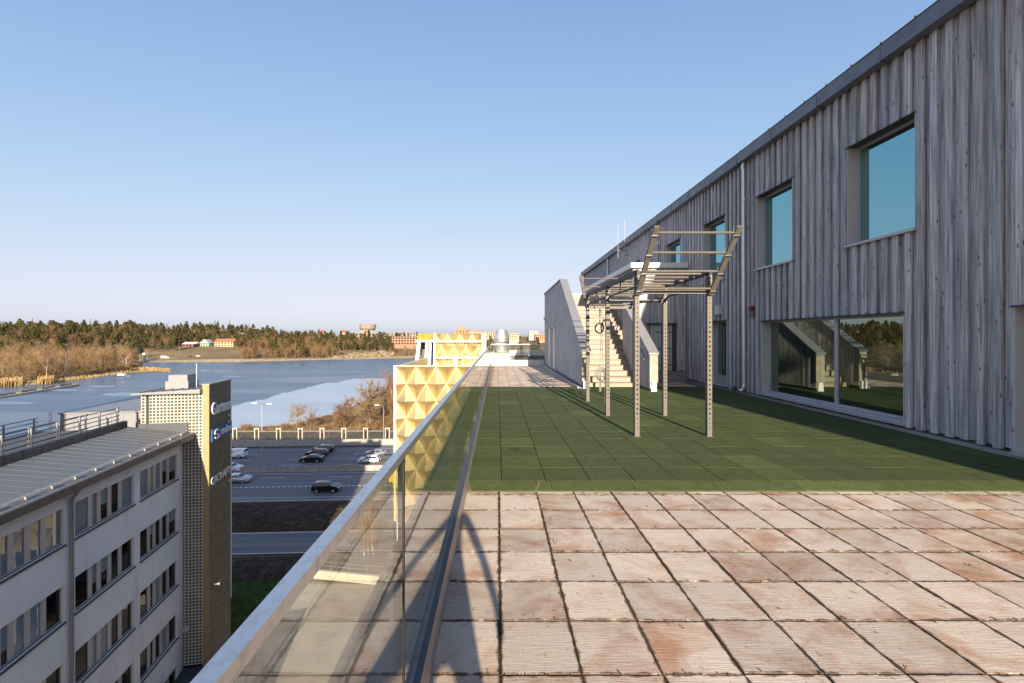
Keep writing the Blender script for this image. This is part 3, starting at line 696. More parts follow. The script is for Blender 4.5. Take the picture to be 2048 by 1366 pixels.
for a, b in zip(ys, ys[1:]):
    runs = []
    for c, d in zip(zs, zs[1:]):
        if any(o[0] <= a+1e-6 and b <= o[1]+1e-6 and o[2] <= c+1e-6 and d <= o[3]+1e-6 for o in OPEN): continue
        if runs and abs(runs[-1][1]-c) < 1e-6: runs[-1][1] = d
        else: runs.append([c, d])
    for c, d in runs: m.box(XW+.085, XW+.40, a, b, c, d)
m.box(XW+.9, XW+9, YB0, YB1, -.02, 6.6); m.build('wall', MT['dkmetal'], tb)
# cladding boards: proud boards and recessed boards, unit mesh scaled per piece
def board_mesh(name, mt):
    m = MB(); c = .16
    poly = [(1, 0), (1, 1), (.0+.18, 1), (0, 1-c), (0, c), (.18, 0)]
    m.prism(poly, 2, 0, 1); o = m.build(name, mt, fixn=True); me = o.data; bpy.data.objects.remove(o); return me
board_me = board_mesh('cladding_board', MT['wood'])
def pieces(y0, y1, zb, zt):
    out = []
    cuts = sorted({y0, y1, *[q for o in OPEN for q in (o[0], o[1]) if y0 < q < y1]})
    for a, b in zip(cuts, cuts[1:]):
        if b-a < .012: continue
        segs = [(zb, zt)]
        for o in OPEN:
            if o[0] <= a+1e-6 and b <= o[1]+1e-6:
                ns_ = []
                for c, d in segs:
                    if o[2] > c: ns_.append((c, min(d, o[2])))
                    if o[3] < d: ns_.append((max(c, o[3]), d))
                segs = [s_ for s_ in ns_ if s_[1]-s_[0] > .03]
        for c, d in segs: out.append((a, b, c, d))
    return out
y = 3.9; nb_ = 0; farb = MB()
while y < YB1-.05:
    pw = random.uniform(.098, .114); rw = random.uniform(.10, .122)
    for kind, (a, b) in (('p', (y, y+pw)), ('r', (y+pw-.012, y+pw+rw+.012))):
        b = min(b, YB1); xo = XW+random.uniform(-.008, .006) if kind == 'p' else XW+.060; th_ = .055 if kind == 'p' else .024
        for (c, d, z0, z1) in pieces(a, b, ZB + (random.uniform(-.012, .012) if kind == 'p' else .02), ZT):
            if y < 19.5 and nb_ < 298:
                o = link('cladding_board', board_me, tb, (xo, c, z0)); o.scale = (th_, d-c, z1-z0); nb_ += 1
            else: farb.box(xo, xo+th_, c, d, z0, z1)
    y += pw+rw
print('boards', nb_)
tag(farb.build('cladding_boards', MT['wood'], tb), kind='stuff')
m = MB(); m.box(XW+.02, XW+.09, 3.0, YB1, 0, ZB-.03); m.box(XW-.02, XW+.085, 3.0, YB1, -.01, .022); m.build('plinth', MT['plinth'], tb)
m = MB()
for yy in (6.1, 8.6, 11.3, 15.0): m.box(XW+.017, XW+.0215, yy, yy+.006, .022, ZB-.03)
m.build('plinth_joint', MT['dark_facing'], tb)
# eaves
m = MB(); gx = 6.70
m.prism([(gx, 6.49), (gx+.16, 6.47), (gx+.16, 6.50), (gx+.02, 6.52), (gx+.02, 6.75), (gx-.005, 6.755)], 1, YB0, YB1+.15); m.build('gutter', MT['gutter'], tb)
m = MB()
for yy in np.arange(4.5, 34, 1.5): m.box(gx-.009, gx+.165, yy, yy+.02, 6.462, 6.762)
m.build('gutter_joints', MT['gutter'], tb)['kind'] = 'stuff'
m = MB(); m.box(gx+.16, XW+.10, YB0, YB1+.12, 6.50, 6.55); m.build('soffit', MT['dkmetal'], tb)
m = MB(); m.prism([(gx-.02, 6.77), (gx+9.2, 8.2), (gx+9.2, 8.1), (gx+.12, 6.66)], 1, YB0-.1, YB1+.18); m.build('roof', MT['dkmetal'], tb)
for k in range(0, 60):
    yy = 5.0+k*.62
    if yy > YB1: break
    m = MB(); sl = (8.2-6.77)/9.2
    m.bar((gx-.015, yy, 6.785), (gx+9.1, yy, 6.785+sl*9.1), .03, .04); m.build('roof_seam', MT['dkmetal'], tb)
m = MB()
for yy in np.arange(4.2, 34, .62): m.box(gx+.18, gx+.24, yy, yy+.05, 6.80, 6.90)
m.build('snow_guard_clips', MT['galv'], tb)['kind'] = 'stuff'
m = MB(); m.tube([(gx+.2, 4, 6.90), (gx+.2, YB1, 6.90)], .016, 6); m.build('snow_guard_rail', MT['galv'], tb)
# windows
for (a, b, c, d, kind) in OPEN:
    fx = XW+.19; w_ = MB(); ft = .055
    nm = {'up': 'window', 'big': 'large_window', 'door': 'door', 'side': 'side_window'}[kind]
    w_.box(fx, fx+.07, a+.012, b-.012, c+.012, c+ft+.012); w_.box(fx, fx+.07, a+.012, b-.012, d-ft-.012, d-.012)
    w_.box(fx, fx+.07, a+.012, a+ft+.012, c+ft+.012, d-ft-.012); w_.box(fx, fx+.07, b-ft-.012, b-.012, c+ft+.012, d-ft-.012)
    mull = []
    if kind == 'big': mull = [8.93]
    if kind == 'side': mull = [4.5]
    if b-a > 3 and kind == 'up': mull = [a+(b-a)/2]
    for yy in mull: w_.box(fx-.004, fx+.072, yy-.045, yy+.045, c+ft+.012, d-ft-.012)
    win = w_.build(nm, MT['frame'], tb)
    edges = [a+ft+.012] + [q for yy in mull for q in (yy-.045, yy+.045)] + [b-ft-.012]
    for e0, e1 in zip(edges[0::2], edges[1::2]):
        if kind == 'door':
            q = MB(); q.box(fx+.01, fx+.05, e0+.002, e1-.002, c+ft+.014, c+.32); q.box(fx+.01, fx+.05, e0+.002, e0+.14, c+.322, d-ft-.014); q.box(fx+.01, fx+.05, e1-.14, e1-.002, c+.322, d-ft-.014); q.build('leaf', MT['frame'], win); e0 += .14; e1 -= .14
            q = MB(); q.box(fx+.02, fx+.04, e0+.002, e1-.002, c+.322, d-ft-.014); q.build('pane', MT['windowlow'], win)
            q = MB(); q.bar((fx-.04, e1+.06, c+1.0), (fx-.04, e1+.06, c+1.25), .02); q.build('handle', MT['steel'], win); continue
        q = MB(); q.box(fx+.02, fx+.04, e0, e1, c+ft+.012, d-ft-.012); q.build('pane', MT['window'] if kind == 'up' else MT['windowlow'], win)
    q = MB(); rv = .012
    q.box(XW-.004, fx+.07, a, a+rv, c+rv, d-rv); q.box(XW-.004, fx+.07, b-rv, b, c+rv, d-rv); q.box(XW-.004, fx+.07, a, b, c, c+rv)
    q.build('reveal', MT['reveal'], win)
    q = MB(); q.box(XW+.03, fx+.07, a, b, d-rv, d); q.build('reveal_head', MT['dark_facing'], win)
    q = MB(); q.prism([(XW-.045, d-.028), (XW+.05, d+.012), (XW+.05, d+.018), (XW-.05, d-.018)], 1, a-.02, b+.02); q.build('head_flashing', MT['dkmetal'], win)
    if kind != 'door':
        q = MB(); q.prism([(XW-.05, c-.045), (XW-.05, c-.012), (fx, c+.026), (fx, c+.013), (XW+.0, c-.012), (XW, c-.045)], 1, a-.015, b+.015); q.build('sill', MT['frame'], win)
# downpipes, alarm, lamps
def downpipe(y, zlow, label=None):
    m = MB(); x = XW-.075
    m.tube([(gx+.09, y, 6.48), (gx+.09, y, 6.42), (gx+.06, y, 6.36), (x, y+.02, 6.22), (x, y+.02, 6.1), (x, y, zlow+.2), (x, y, zlow+.12), (x-.05, y-.03, zlow+.03), (x-.16, y-.08, zlow)], .05, 10); o = m.build('downpipe', MT['galv'], tb, smooth=True)
    m = MB()
    for zz in (1.5, 3.4, 5.4):
        if zz > zlow: m.tube([(x, y, zz), (x, y, zz+.05)], .057, 10); m.box(x, XW+.05, y-.015, y+.015, zz+.01, zz+.035)
    m.build('bracket', MT['galv'], o)
downpipe(11.82, .17); downpipe(26.4, 4.0)
m = MB(); m.tube([(XW-.10, 11.52, 2.41), (XW-.005, 11.52, 2.41)], .06, 12); m.tube([(XW-.06, 11.52, 2.41), (XW, 11.52, 2.41)], .075, 12); al = m.build('alarm_bell', MT['red'], tb)
m = MB(); m.box(XW-.03, XW, 11.45, 11.61, 2.20, 2.30); m.build('alarm_sign', MT['red'], al)
for (yy, zz) in ((18.0, 5.55), (22.6, 5.25)):
    m = MB(); m.box(XW-.16, XW, yy-.09, yy+.09, zz, zz+.13); m.prism([(XW-.2, zz+.13), (XW, zz+.13), (XW, zz+.19)], 1, yy-.11, yy+.11); m.build('wall_lamp', MT['reveal'], tb)
m = MB(); m.box(XW-.12, XW, 13.1, 13.32, 2.34, 2.62); m.build('door_lamp', MT['reveal'], tb)
m = MB(); m.tube([(XW-.02, 12.4, -.0), (XW-.02, 12.4, .22)], .05, 8); m.build('pipe_stub', MT['dkmetal'], tb)

# ------------------------------------------------------------------ annex with double door
ax = thing('timber_annex', 'flat-topped timber annex with slatted double door beside the stairs', 'annex', (5.9, 15.5, 0))
AX0, AX1, AY0, AY1 = 4.90, XW-.02, 15.5, 24.2
m = MB(); m.box(AX0+.05, AX1, AY0+.06, AY1, 0, 4.14); m.build('wall', MT['dkmetal'], ax)
x = AX0
while x < AX1-.05:
    pw = .11; b = min(x+pw, AX1)
    for (z0, z1) in ([(.42, 4.14)] if not (5.52 < x+.05 < 6.32) else [(2.12, 4.14)]):
        o = link('cladding_board', board_me, ax, (x, AY0, z0)); o.rotation_euler = (0, 0, math.radians(90)); o.location = Vector((b, AY0, z0))-woff(ax); o.scale = (.05, b-x, z1-z0)
        o = link('cladding_board', board_me, ax, (0, 0, 0)); o.rotation_euler = (0, 0, math.radians(90)); o.location = Vector((min(x+.232, AX1), AY0+.035, z0+.02))-woff(ax); o.scale = (.025, .125, z1-z0-.02)
    x += .228
m = MB()
yy = AY0
while yy < AY1: m.box(AX0, AX0+.045, yy, yy+.11, .3, 4.14); m.box(AX0+.03, AX0+.05, yy+.11, yy+.228, .3, 4.14); yy += .228
tag(m.build('cladding_boards', MT['wood'], ax), kind='stuff')
m = MB(); m.box(AX0-.10, AX1, AY0-.10, AY1, 4.14, 4.32); m.build('coping', MT['whitemetal'], ax)
m = MB(); m.box(AX0+.02, AX1, AY0+.01, AY0+.05, .0, .40); m.build('plinth', MT['greymetal'], ax)
m = MB(); m.prism([(AY0-.14, 2.10), (AY0+.02, 2.13), (AY0+.02, 2.16), (AY0-.14, 2.13)], 0, 5.36, 6.44); m.build('door_canopy', MT['dkmetal'], ax)
for (a, b) in ((5.54, 5.915), (5.935, 6.31)):
    m = MB(); m.box(a, b, AY0+.012, AY0+.045, .02, .42, 0)
    dl = m.build('door_leaf', MT['greymetal'], ax)
    for k in range(4):
        m = MB(); w_ = (b-a)/4; m.box(a+k*w_+.006, a+(k+1)*w_-.006, AY0-.012, AY0+.011, .44, 2.09); m.build('door_board', MT['reveal'], dl)
    for zz in (.62, 1.2, 1.8):
        m = MB(); m.box(b-.2, b-.02, AY0-.024, AY0-.012, zz, zz+.035); m.build('hinge', MT['dkmetal'], dl)

# ------------------------------------------------------------------ outdoor staircase
st = thing('outdoor_staircase', 'broad pale wooden staircase climbing between timber parapets', 'staircase', (3.7, 13.8, 0))
SX0, SX1, SY0, RUN, RISE, NS = 2.86, 4.52, 13.75, .272, .1735, 17
for k in range(NS):
    y0 = SY0+k*RUN; z0 = k*RISE; last = k == NS-1
    m = MB(); xr = SX1 if y0 < AY0-.3 else AX0-.003
    m.box(SX0+.002, xr-.002, y0+.02, y0+.05, z0, z0+RISE-.036); sp = m.build('step', MT['stairwood'], st)
    for q in range(2 if not last else 3):
        m = MB(); m.box(SX0+.002, xr-.002, y0+q*.142, y0+q*.142+.136, z0+RISE-.034, z0+RISE); m.build('tread_plank', MT['treadwood'], sp)
    m = MB(); m.box(SX0+.002, xr-.002, y0+.05, y0+RUN+.05, max(0, z0-.12), z0+RISE-.045); m.build('carriage', MT['soil'], sp)
LZ = NS*RISE; LY = SY0+NS*RUN
m = MB(); m.box(SX0+.002, AX0-.002, LY, AY1-.1, LZ-.2, LZ-.002); m.build('landing', MT['stairwood'], st)
def sidewall(x0, x1, yf, ytop, yb, zf, zt, open_=(), name='parapet'):
    m = MB(); m.prism([(yf, 0), (yb, 0), (yb, zt), (ytop, zt), (yf, zf)], 0, x0+.022, x1-.022); p_ = m.build(name, MT['dkmetal'], st)
    mm = MB(); yy = yf+.002
    def top(y_): return zf+(zt-zf)*min(1, max(0, (y_-yf)/(ytop-yf)))
    while yy < yb-.02:
        w_ = random.uniform(.10, .14); e = min(yy+w_-.008, yb); dx = random.choice((0, 0, .006))
        for s_ in (0, 1):
            xa, xb = (x0-dx, x0+.0215) if s_ == 0 else (x1-.0215, x1+dx)
            zb = .12
            if s_ == 0 and any(o_[0] < (yy+e)/2 < o_[1] for o_ in open_): zb = 2.06
            mm.prism([(yy, zb), (e, zb), (e, top(e)), (yy, top(yy))], 0, xa, xb)
        yy += w_
    tag(mm.build('cladding_boards', MT['wood'], p_), kind='stuff')
    m = MB(); ov = .05
    m.prism([(yf-.06, zf-.005), (ytop-.02, zt+.0), (yb+.02, zt), (yb+.02, zt+.06), (ytop-.05, zt+.06), (yf-.06, zf+.055)], 0, x0-ov, x1+ov); m.build('coping', MT['greymetal'], p_)
    return p_
OP = [(19.7, 20.9), (21.6, 22.8)]
lw_ = sidewall(2.66, 2.86, 13.4, 18.0, AY1, 1.20, 4.02, OP)
for (a, b) in OP:
    m = MB(); m.box(2.635, 2.66, a-.05, a, .1, 2.12); m.box(2.60, 2.68, b-.03, b+.06, .08, 2.12); m.box(2.60, 2.68, a-.05, b+.06, 2.06, 2.13); m.build('door_frame', MT['reveal'], lw_)
    m = MB(); m.box(2.672, 2.6815, a, b-.03, .1, 2.06); m.build('door', MT['reveal'], lw_)
m = MB(); m.box(2.56, 2.66, 23.6, 23.8, 2.55, 2.75); m.build('wall_lamp', MT['white'], lw_)
m = MB(); m.box(2.55, 2.66, 13.4, AY1, 0, .06); m.box(2.50, 2.56, 13.4, AY1, .0, .10); m.build('plinth', MT['plinth'], lw_)
m = MB(); m.box(2.64, 2.88, 13.36, 13.398, .28, 1.18); m.build('end_board', MT['stairwood'], lw_)
m = MB(); m.box(2.67, 2.85, 13.30, 13.39, .0, .28); m.build('foot', MT['white'], lw_)
rw_ = sidewall(4.52, 4.72, 12.7, 15.42, 15.48, 1.13, 2.86)
for k, xx in enumerate((4.50, 4.625)):
    m = MB(); m.box(xx, xx+.118, 12.66, 12.698, .30, 1.11); m.build('end_board', MT['stairwood'], rw_)
m = MB(); m.prism([(4.53, 0), (4.71, 0), (4.68, .3), (4.56, .3)], 1, 12.64, 12.70); m.build('foot', MT['white'], rw_)
m = MB(); m.tube([(4.45, 13.0, .98), (4.84, 15.9, 2.55), (4.84, 18.4, 4.05)], .022, 8); m.build('handrail', MT['greymetal'], st)
bw = MB(); bw.box(SX0, AX0, AY1-.12, AY1-.06, LZ-.3, 4.0); b_ = bw.build('back_wall', MT['dkmetal'], st)
mm = MB(); xx = SX0
while xx < AX0-.02: mm.box(xx, min(xx+.11, AX0), AY1-.15, AY1-.1205, LZ, 4.0); xx += .116
tag(mm.build('cladding_boards', MT['stairwood'], b_), kind='stuff')
m = MB(); m.box(SX0+.05, AX0-.1, AY1-.2, AY1, 4.0, 4.06); m.build('coping', MT['whitemetal'], b_)
an = thing('antenna_mast', 'two thin pale antenna masts standing above the annex roof', 'antenna', (6.5, 22.4, 4.3))
for (px_, y_, h0, h1) in ((6.35, 22.6, 4.3, 7.6), (6.62, 22.3, 4.3, 7.75)):
    m = MB(); m.tube([(px_, y_, h0), (px_, y_, h1-1.3)], .018, 8); m.tube([(px_, y_, h1-1.3), (px_, y_, h1)], .008, 6); m.build('mast', MT['chan'], an)
m = MB(); m.bar((6.35, 22.6, 6.2), (XW, 22.6, 6.2), .03); m.bar((6.62, 22.3, 5.9), (XW, 22.3, 5.9), .03); m.build('bracket', MT['dkmetal'], an)

# ------------------------------------------------------------------ pull-up rig
ZM = .046
rg = thing('pull_up_rig', 'taupe steel pull-up rig with six drilled posts and slanted ladder ends', 'exercise rig', (2.8, 8.75, ZM))
RXL, RXR = 2.255, 3.425; RYS = [6.95, 8.78, 10.72]; PW = .075; PH = 2.66
def drilled_post(x, y, z0, z1, face_z, root):
    """hollow square tube with round holes on all four sides"""
    m = MB(); a = PW/2; pit = .0775; zz = z0+.10
    rows = []
    while zz+pit < z1-.02: rows.append((zz, zz+pit)); zz += pit
    for side in range(4):
        c_, s_ = [(0, -1), (1, 0), (0, 1), (-1, 0)][side]
        def P(u, z, depth=0.0):
            nx, ny = c_, s_; tx, ty = -s_, c_
            return (x+nx*(a-depth)+tx*u, y+ny*(a-depth)+ty*u, z)
        m.quad(P(-a, z0), P(a, z0), P(a, rows[0][0]), P(-a, rows[0][0])); m.quad(P(-a, rows[-1][1]), P(a, rows[-1][1]), P(a, z1), P(-a, z1))
        for k, (r0, r1) in enumerate(rows):
            zc = (r0+r1)/2; small = k < 3 or zc > 1.95
            r = .0085 if small else .0155
            outer = [(a, zc), (a, r1), (0, r1), (-a, r1), (-a, zc), (-a, r0), (0, r0), (a, r0)]
            v = [P(u, z) for u, z in outer]; v += [P(math.cos(math.pi*i/4)*r, zc+math.sin(math.pi*i/4)*r) for i in range(8)]
            v += [P(math.cos(math.pi*i/4)*r, zc+math.sin(math.pi*i/4)*r, .03) for i in range(8)]
            f = [(i, (i+1) % 8, 8+(i+1) % 8, 8+i) for i in range(8)]; m.add(v, f, 0)
            m.add(v[8:], [(i, (i+1) % 8, 8+(i+1) % 8, 8+i) for i in range(8)] + [tuple(range(8, 16))], 1)  # hole walls and floor coloured black for the tube's dark inside
    m.quad((x-a, y-a, z1), (x+a, y-a, z1), (x+a, y+a, z1), (x-a, y+a, z1))
    m.box(x-.055, x+.055, y-.055, y+.055, z0-.001, z0+.004)
    p_ = m.build('post', [MT['rig'], MT['rigdark']], root)
    return p_
for x in (RXL, RXR):
    for k, y in enumerate(RYS):
        p_ = drilled_post(x, y, ZM, PH, 0, rg)
        m = MB(); s_ = 1 if x == RXL else -1
        m.box(x-PW/2-.004, x+PW/2+.004, y-PW/2-.004, y+PW/2+.004, PH+.0, PH+.06); m.build('post_cap', MT['rigdark'], p_)
        m = MB()
        for zz in (2.36, 2.42, 2.62):
            m.tube([(x-.015*s_, y-PW/2-.02, zz), (x-.015*s_, y-PW/2, zz)], .014, 8)
            m.tube([(x+s_*(PW/2), y, zz), (x+s_*(PW/2+.02), y, zz)], .014, 8)
        m.build('bolts', MT['chrome'], p_)['kind'] = 'stuff'
for x in (RXL, RXR):
    m = MB(); m.bar((x, RYS[0]-.03, 2.70), (x, RYS[2]+.03, 2.70), .055, .075); m.build('top_beam', MT['rigdark'], rg)
    m = MB(); xi = x
    for y0, y1 in zip(RYS, RYS[1:]):
        m.tube([(xi, y0+PW/2, 2.36), (xi, y0+.1, 2.44), (xi, y0+.2, 2.47), (xi, y1-.2, 2.47), (xi, y1-.1, 2.44), (xi, y1-PW/2, 2.36)], .017, 8)
        m.tube([(xi, (y0+y1)/2, 2.47), (xi, (y0+y1)/2, 2.665)], .011, 6)
    m.build('side_bar', MT['rigdark'], rg)
for k, y in enumerate(RYS):
    m = MB(); m.bar((RXL+PW/2, y-.0, 2.385), (RXR-PW/2, y, 2.385), .04, .06); m.build('cross_beam', MT['rig'], rg)
    m = MB(); m.bar((RXL+.028, y+.05, 2.70), (RXR-.028, y+.05, 2.70), .05, .05); m.build('cross_beam', MT['rig'], rg)
for y in np.linspace(7.35, 10.4, 8):
    m = MB(); m.tube([(RXL+.028, y, 2.675), (RXR-.028, y, 2.675)], .018, 8); m.build('monkey_bar', MT['rig'], rg)
def ladder_end(y0, z0, y1, z1, n, tag_):
    arms = []
    for x in (RXL, RXR):
        m = MB(); m.bar((x, y0, z0), (x, y1, z1), .05, .075, up=(1, 0, 0)); arms.append(m.build('ladder_arm', MT['rig'], rg))
        m = MB()
        for k in range(n):
            t_ = (k+.35)/(n-.35); yy = y0+(y1-y0)*t_; zz = z0+(z1-z0)*t_
            for dz in (-.045, .045): m.tube([(x-.045, yy, zz+dz), (x+.045, yy, zz+dz)], .013, 8)
        m.build('bolts', MT['chrome'], arms[-1])['kind'] = 'stuff'
    for k in range(n):
        t_ = (k+.35)/(n-.35); yy = y0+(y1-y0)*t_; zz = z0+(z1-z0)*t_
        m = MB(); m.tube([(RXL+.026, yy, zz), (RXR-.026, yy, zz)], .018, 8); m.build('ladder_rung', MT['rig'], rg)
ladder_end(RYS[0]-.062, 2.34, 6.06, 3.22, 4, 'front'); ladder_end(RYS[2]+.062, 2.38, 11.62, 3.30, 4, 'back')
for x, z_, w_ in ((RXL, 2.1, .06), (RXL, 1.72, .03)):
    for y in RYS[1:]:
        m = MB(); m.box(x-.042, x+.042, y-.042, y+.042, z_, z_+w_); m.build('strap_band', MT['rigdark'], rg)
# hanging suspension trainer
sl = thing('suspension_straps', 'black gym rings and coiled grey straps hanging inside the rig', 'gym straps', (2.46, 10.3, 2.44))
def ring(cx, cy, cz, r, rr, n=20, tilt=.3):
    return [(cx+math.cos(2*math.pi*i/n)*r*math.cos(tilt), cy+math.cos(2*math.pi*i/n)*r*math.sin(tilt), cz+math.sin(2*math.pi*i/n)*r) for i in range(n+1)]
m = MB(); m.tube(ring(2.45, 10.3, 1.86, .115, .016), .017, 8, cap=False); m.build('ring', MT['black'], sl)
m = MB(); m.tube(ring(2.52, 10.32, 1.88, .105, .016, tilt=1.1), .017, 8, cap=False); m.build('ring', MT['black'], sl)
m = MB(); m.bar((2.46, 10.3, 2.68), (2.46, 10.3, 1.98), .028, .006); m.bar((2.49, 10.32, 2.3), (2.55, 10.32, 1.98), .028, .006); m.bar((2.49, 10.3, 1.78), (2.46, 10.3, .92), .022, .006); m.bar((2.52, 10.32, 1.78), (2.53, 10.32, 1.0), .022, .006); m.build('strap', MT['strap'], sl)
m = MB()
for k in range(4): m.tube(ring(2.50+.012*k, 10.3+.02*k, .76-.02*k, .16-.012*k, .01, tilt=.2+.25*k), .011, 6, cap=False)
m.build('coil', MT['strap'], sl)
m = MB(); m.bar((2.47, 10.3, .66), (2.47, 10.3, .34), .05, .008); m.bar((2.58, 10.31, .66), (2.57, 10.31, .05), .028, .006); m.build('strap_tail', MT['strap'], sl)

# ------------------------------------------------------------------ photographer (only the shadow shows) and tripod
def person(base):
    V = [(0, 0, .93), (0, 0, 1.12), (0, 0, 1.36), (0, 0, 1.47), (0, .01, 1.56), (0, .02, 1.66), (0, .02, 1.73),
         (-.16, 0, 1.40), (-.25, .02, 1.14), (-.29, .10, .93), (-.30, .13, .84), (.16, 0, 1.40), (.26, .04, 1.16), (.30, .12, .95), (.28, .18, .86),
         (-.10, 0, .88), (-.15, .01, .48), (-.17, -.02, .08), (-.18, .12, .03), (.10, 0, .88), (.15, .01, .48), (.17, -.02, .08), (.18, .12, .03)]
    E = [(0,1),(1,2),(2,3),(3,4),(4,5),(5,6),(2,7),(7,8),(8,9),(9,10),(2,11),(11,12),(12,13),(13,14),(0,15),(15,16),(16,17),(17,18),(0,19),(19,20),(20,21),(21,22)]
    Rr = [.115,.11,.12,.05,.07,.08,.05,.055,.04,.03,.025,.055,.04,.03,.025,.075,.055,.04,.03,.075,.055,.04,.03]
    me = bpy.data.meshes.new('person'); me.from_pydata(V, E, []); o = link('person', me, None, base)
    o.modifiers.new('skin', 'SKIN'); 
    for k, r in enumerate(Rr): me.skin_vertices[0].data[k].radius = (r, r*.8); 
    me.skin_vertices[0].data[0].use_root = True
    o.modifiers.new('sub', 'SUBSURF').levels = 1; me.materials.append(MT['dkmetal'])
    return tag(o, 'person in dark jacket whose long shadow falls on the slabs', 'person')
try: person((.03, -.62, 0))
except Exception as e: print('person', e)
tp = thing('camera_tripod', 'tripod whose leg shadows cross the slabs', 'tripod', (0, -.02, 0))
for a_ in (200, 320, 80):
    m = MB(); m.tube([(0, -.12, 1.40), (.42*math.cos(math.radians(a_)), -.12+.42*math.sin(math.radians(a_)), .012)], .017, 8, r2=.011); m.build('leg', MT['rigdark'], tp)
m = MB(); m.tube([(0, -.12, 1.1), (0, -.12, 1.55)], .016, 8); m.build('column', MT['rigdark'], tp)
m = MB(); m.box(-.06, .06, -.2, -.06, 1.55, 1.58); m.build('head_plate', MT['rigdark'], tp)
# weeds growing in the joints
t = NT('dry_weed'); MT['weed'] = t.fin((.16, .10, .045), .9)
for k, (px_, py_, h_, lab) in enumerate([(1072, 984, .16, 'thin dry weed at the mat edge left of the slab joint'), (940, 985, .10, 'small dry weed beside the railing channel at the mat edge'), (1110, 1090, .06, 'dry weed sprig between slabs on the second row'), (1775, 1150, .04, 'tiny dry stalk in the slabs at right'), (1810, 1340, .035, 'mossy weed tuft in a joint at the lower right'), (1418, 1008, .07, 'tiny stalk in the first slab row behind mat edge'), (2045, 990, .05, 'dark leaf litter clump at the far right slab edge')]):
    b_ = gpt(px_, py_, 0.0); m = MB()
    for q in range(7 if k not in (3, 5) else 3):
        a_ = random.uniform(0, 6.28); l_ = h_*random.uniform(.5, 1.0); e_ = b_+Vector((math.cos(a_)*l_*.45, math.sin(a_)*l_*.45, l_))
        m.tube([b_, (b_+e_)/2+Vector((0, 0, .012)), e_], .0022, 4, r2=.0008)
    w_ = m.build('weed', MT['weed'], None, b_); tag(w_, lab, 'weed', 'weeds in the slab joints')
# dead leaves and crumbs lying about
m = MB(); t = NT('leaf_litter'); MT['litter'] = t.fin((.11, .065, .03), .9)
for k in range(620):
    x = random.uniform(-.3, 6.8); y = random.choice((random.uniform(4.45, 4.62), random.uniform(1.8, 13.5), random.uniform(1.8, 13.5), Y0-T*random.randint(0, 6)+random.uniform(-.02, .02))); z = .05 if 4.8 < y < 13.8 else .004
    if 4.58 < y < 4.8: z = .03
    s_ = random.uniform(.004, .017); a_ = random.uniform(0, 6.28); u = Vector((math.cos(a_), math.sin(a_), random.uniform(-.2, .2)))*s_; w_ = Vector((-math.sin(a_), math.cos(a_), random.uniform(-.1, .4)))*s_*.6; c_ = Vector((x, y, z+.003))
    m.add([c_-u, c_-w_, c_+u, c_+w_], [(0, 1, 2, 3)])
tag(m.build('leaf_litter', MT['litter']), 'scattered crumbs of dead leaf on the terrace', 'litter', kind='stuff')
# ------------------------------------------------------------------ gold building
gb = thing('gold_building', 'gold clad building with faceted diamond panels beyond the terrace', 'building', (-5.5, 46, ZG))
def diamond_wall(root, Y, xa, xb, za, zb, hw_, hh, out, x_ref, z_ref, clipname='gold_panel'):
    """lattice of rhombic pyramids on a wall facing -Y, cut at the wall's edges"""
    def clip(poly, ax, val, keep_gt):
        r = []
        for i in range(len(poly)):
            p, q = poly[i], poly[(i+1) % len(poly)]
            pi = (p[ax]-val >= -1e-9) if keep_gt else (p[ax]-val <= 1e-9); qi = (q[ax]-val >= -1e-9) if keep_gt else (q[ax]-val <= 1e-9)
            if pi: r.append(p)
            if pi != qi:
                t_ = (val-p[ax])/(q[ax]-p[ax]); r.append(tuple(p[k]+(q[k]-p[k])*t_ for k in range(3)))
        return r
    i0 = int((xa-x_ref)/hw_)-2; i1 = int((xb-x_ref)/hw_)+2; j0 = int((za-z_ref)/hh)-2; j1 = int((zb-z_ref)/hh)+2
    n = 0
    for j in range(j0, j1+1):
        for i in range(i0, i1+1):
            if (i+j) % 2: continue
            cx, cz = x_ref+i*hw_, z_ref+j*hh; g_ = .985
            T_ = (cx, Y, cz+hh*g_); B_ = (cx, Y, cz-hh*g_); L_ = (cx-hw_*g_, Y, cz); R2 = (cx+hw_*g_, Y, cz); C_ = (cx, Y-out, cz)
            m = MB()
            for tri in ((L_, C_, T_), (C_, R2, T_), (L_, B_, C_), (B_, R2, C_)):
                p_ = list(tri)
                for ax, val, gt in ((0, xa, True), (0, xb, False), (2, za, True), (2, zb, False)):
                    if len(p_) >= 3: p_ = clip(p_, ax, val, gt)
                if len(p_) >= 3: m.add(p_, [tuple(range(len(p_)))])
            if m.f: m.build(clipname, MT['gold'], root); n += 1
    return n
GY1 = 40.0; GXL = ray(788, GY1); GXR = -1.15; GZT = hgt(732, GY1); GZB = hgt(1041, GY1)
m = MB(); m.box(GXL+.04, GXR, GY1+.03, 60, GZB+.05, GZT-2.2); m.box(GXL+.04, GXR, GY1+.03, GY1+.3, GZT-2.2, GZT-.03); m.box(GXL+.04, GXL+.3, GY1+.3, 60, GZT-2.2, GZT-.02); m.build('wall', MT['goldedge'], gb)
hw_ = 20.1/F*GY1; hh = 34.4/F*GY1
diamond_wall(gb, GY1, GXL+.26, GXR, GZB, GZT, hw_, hh, .52, ray(832, GY1), hgt(767.5, GY1))
m = MB(); m.box(GXL, GXL+.26, GY1-.12, GY1+.05, GZB, GZT+.03); m.build('corner_strip', MT['goldedge'], gb)
m = MB(); m.box(GXL-.03, GXR, GY1-.06, GY1+.3, GZT-.02, GZT+.05); m.build('coping', MT['goldedge'], gb)
m = MB(); m.box(GXL+.26, GXR, GY1-.1, 60, GZB-.1, GZB); m.build('underside', MT['goldedge'], gb)
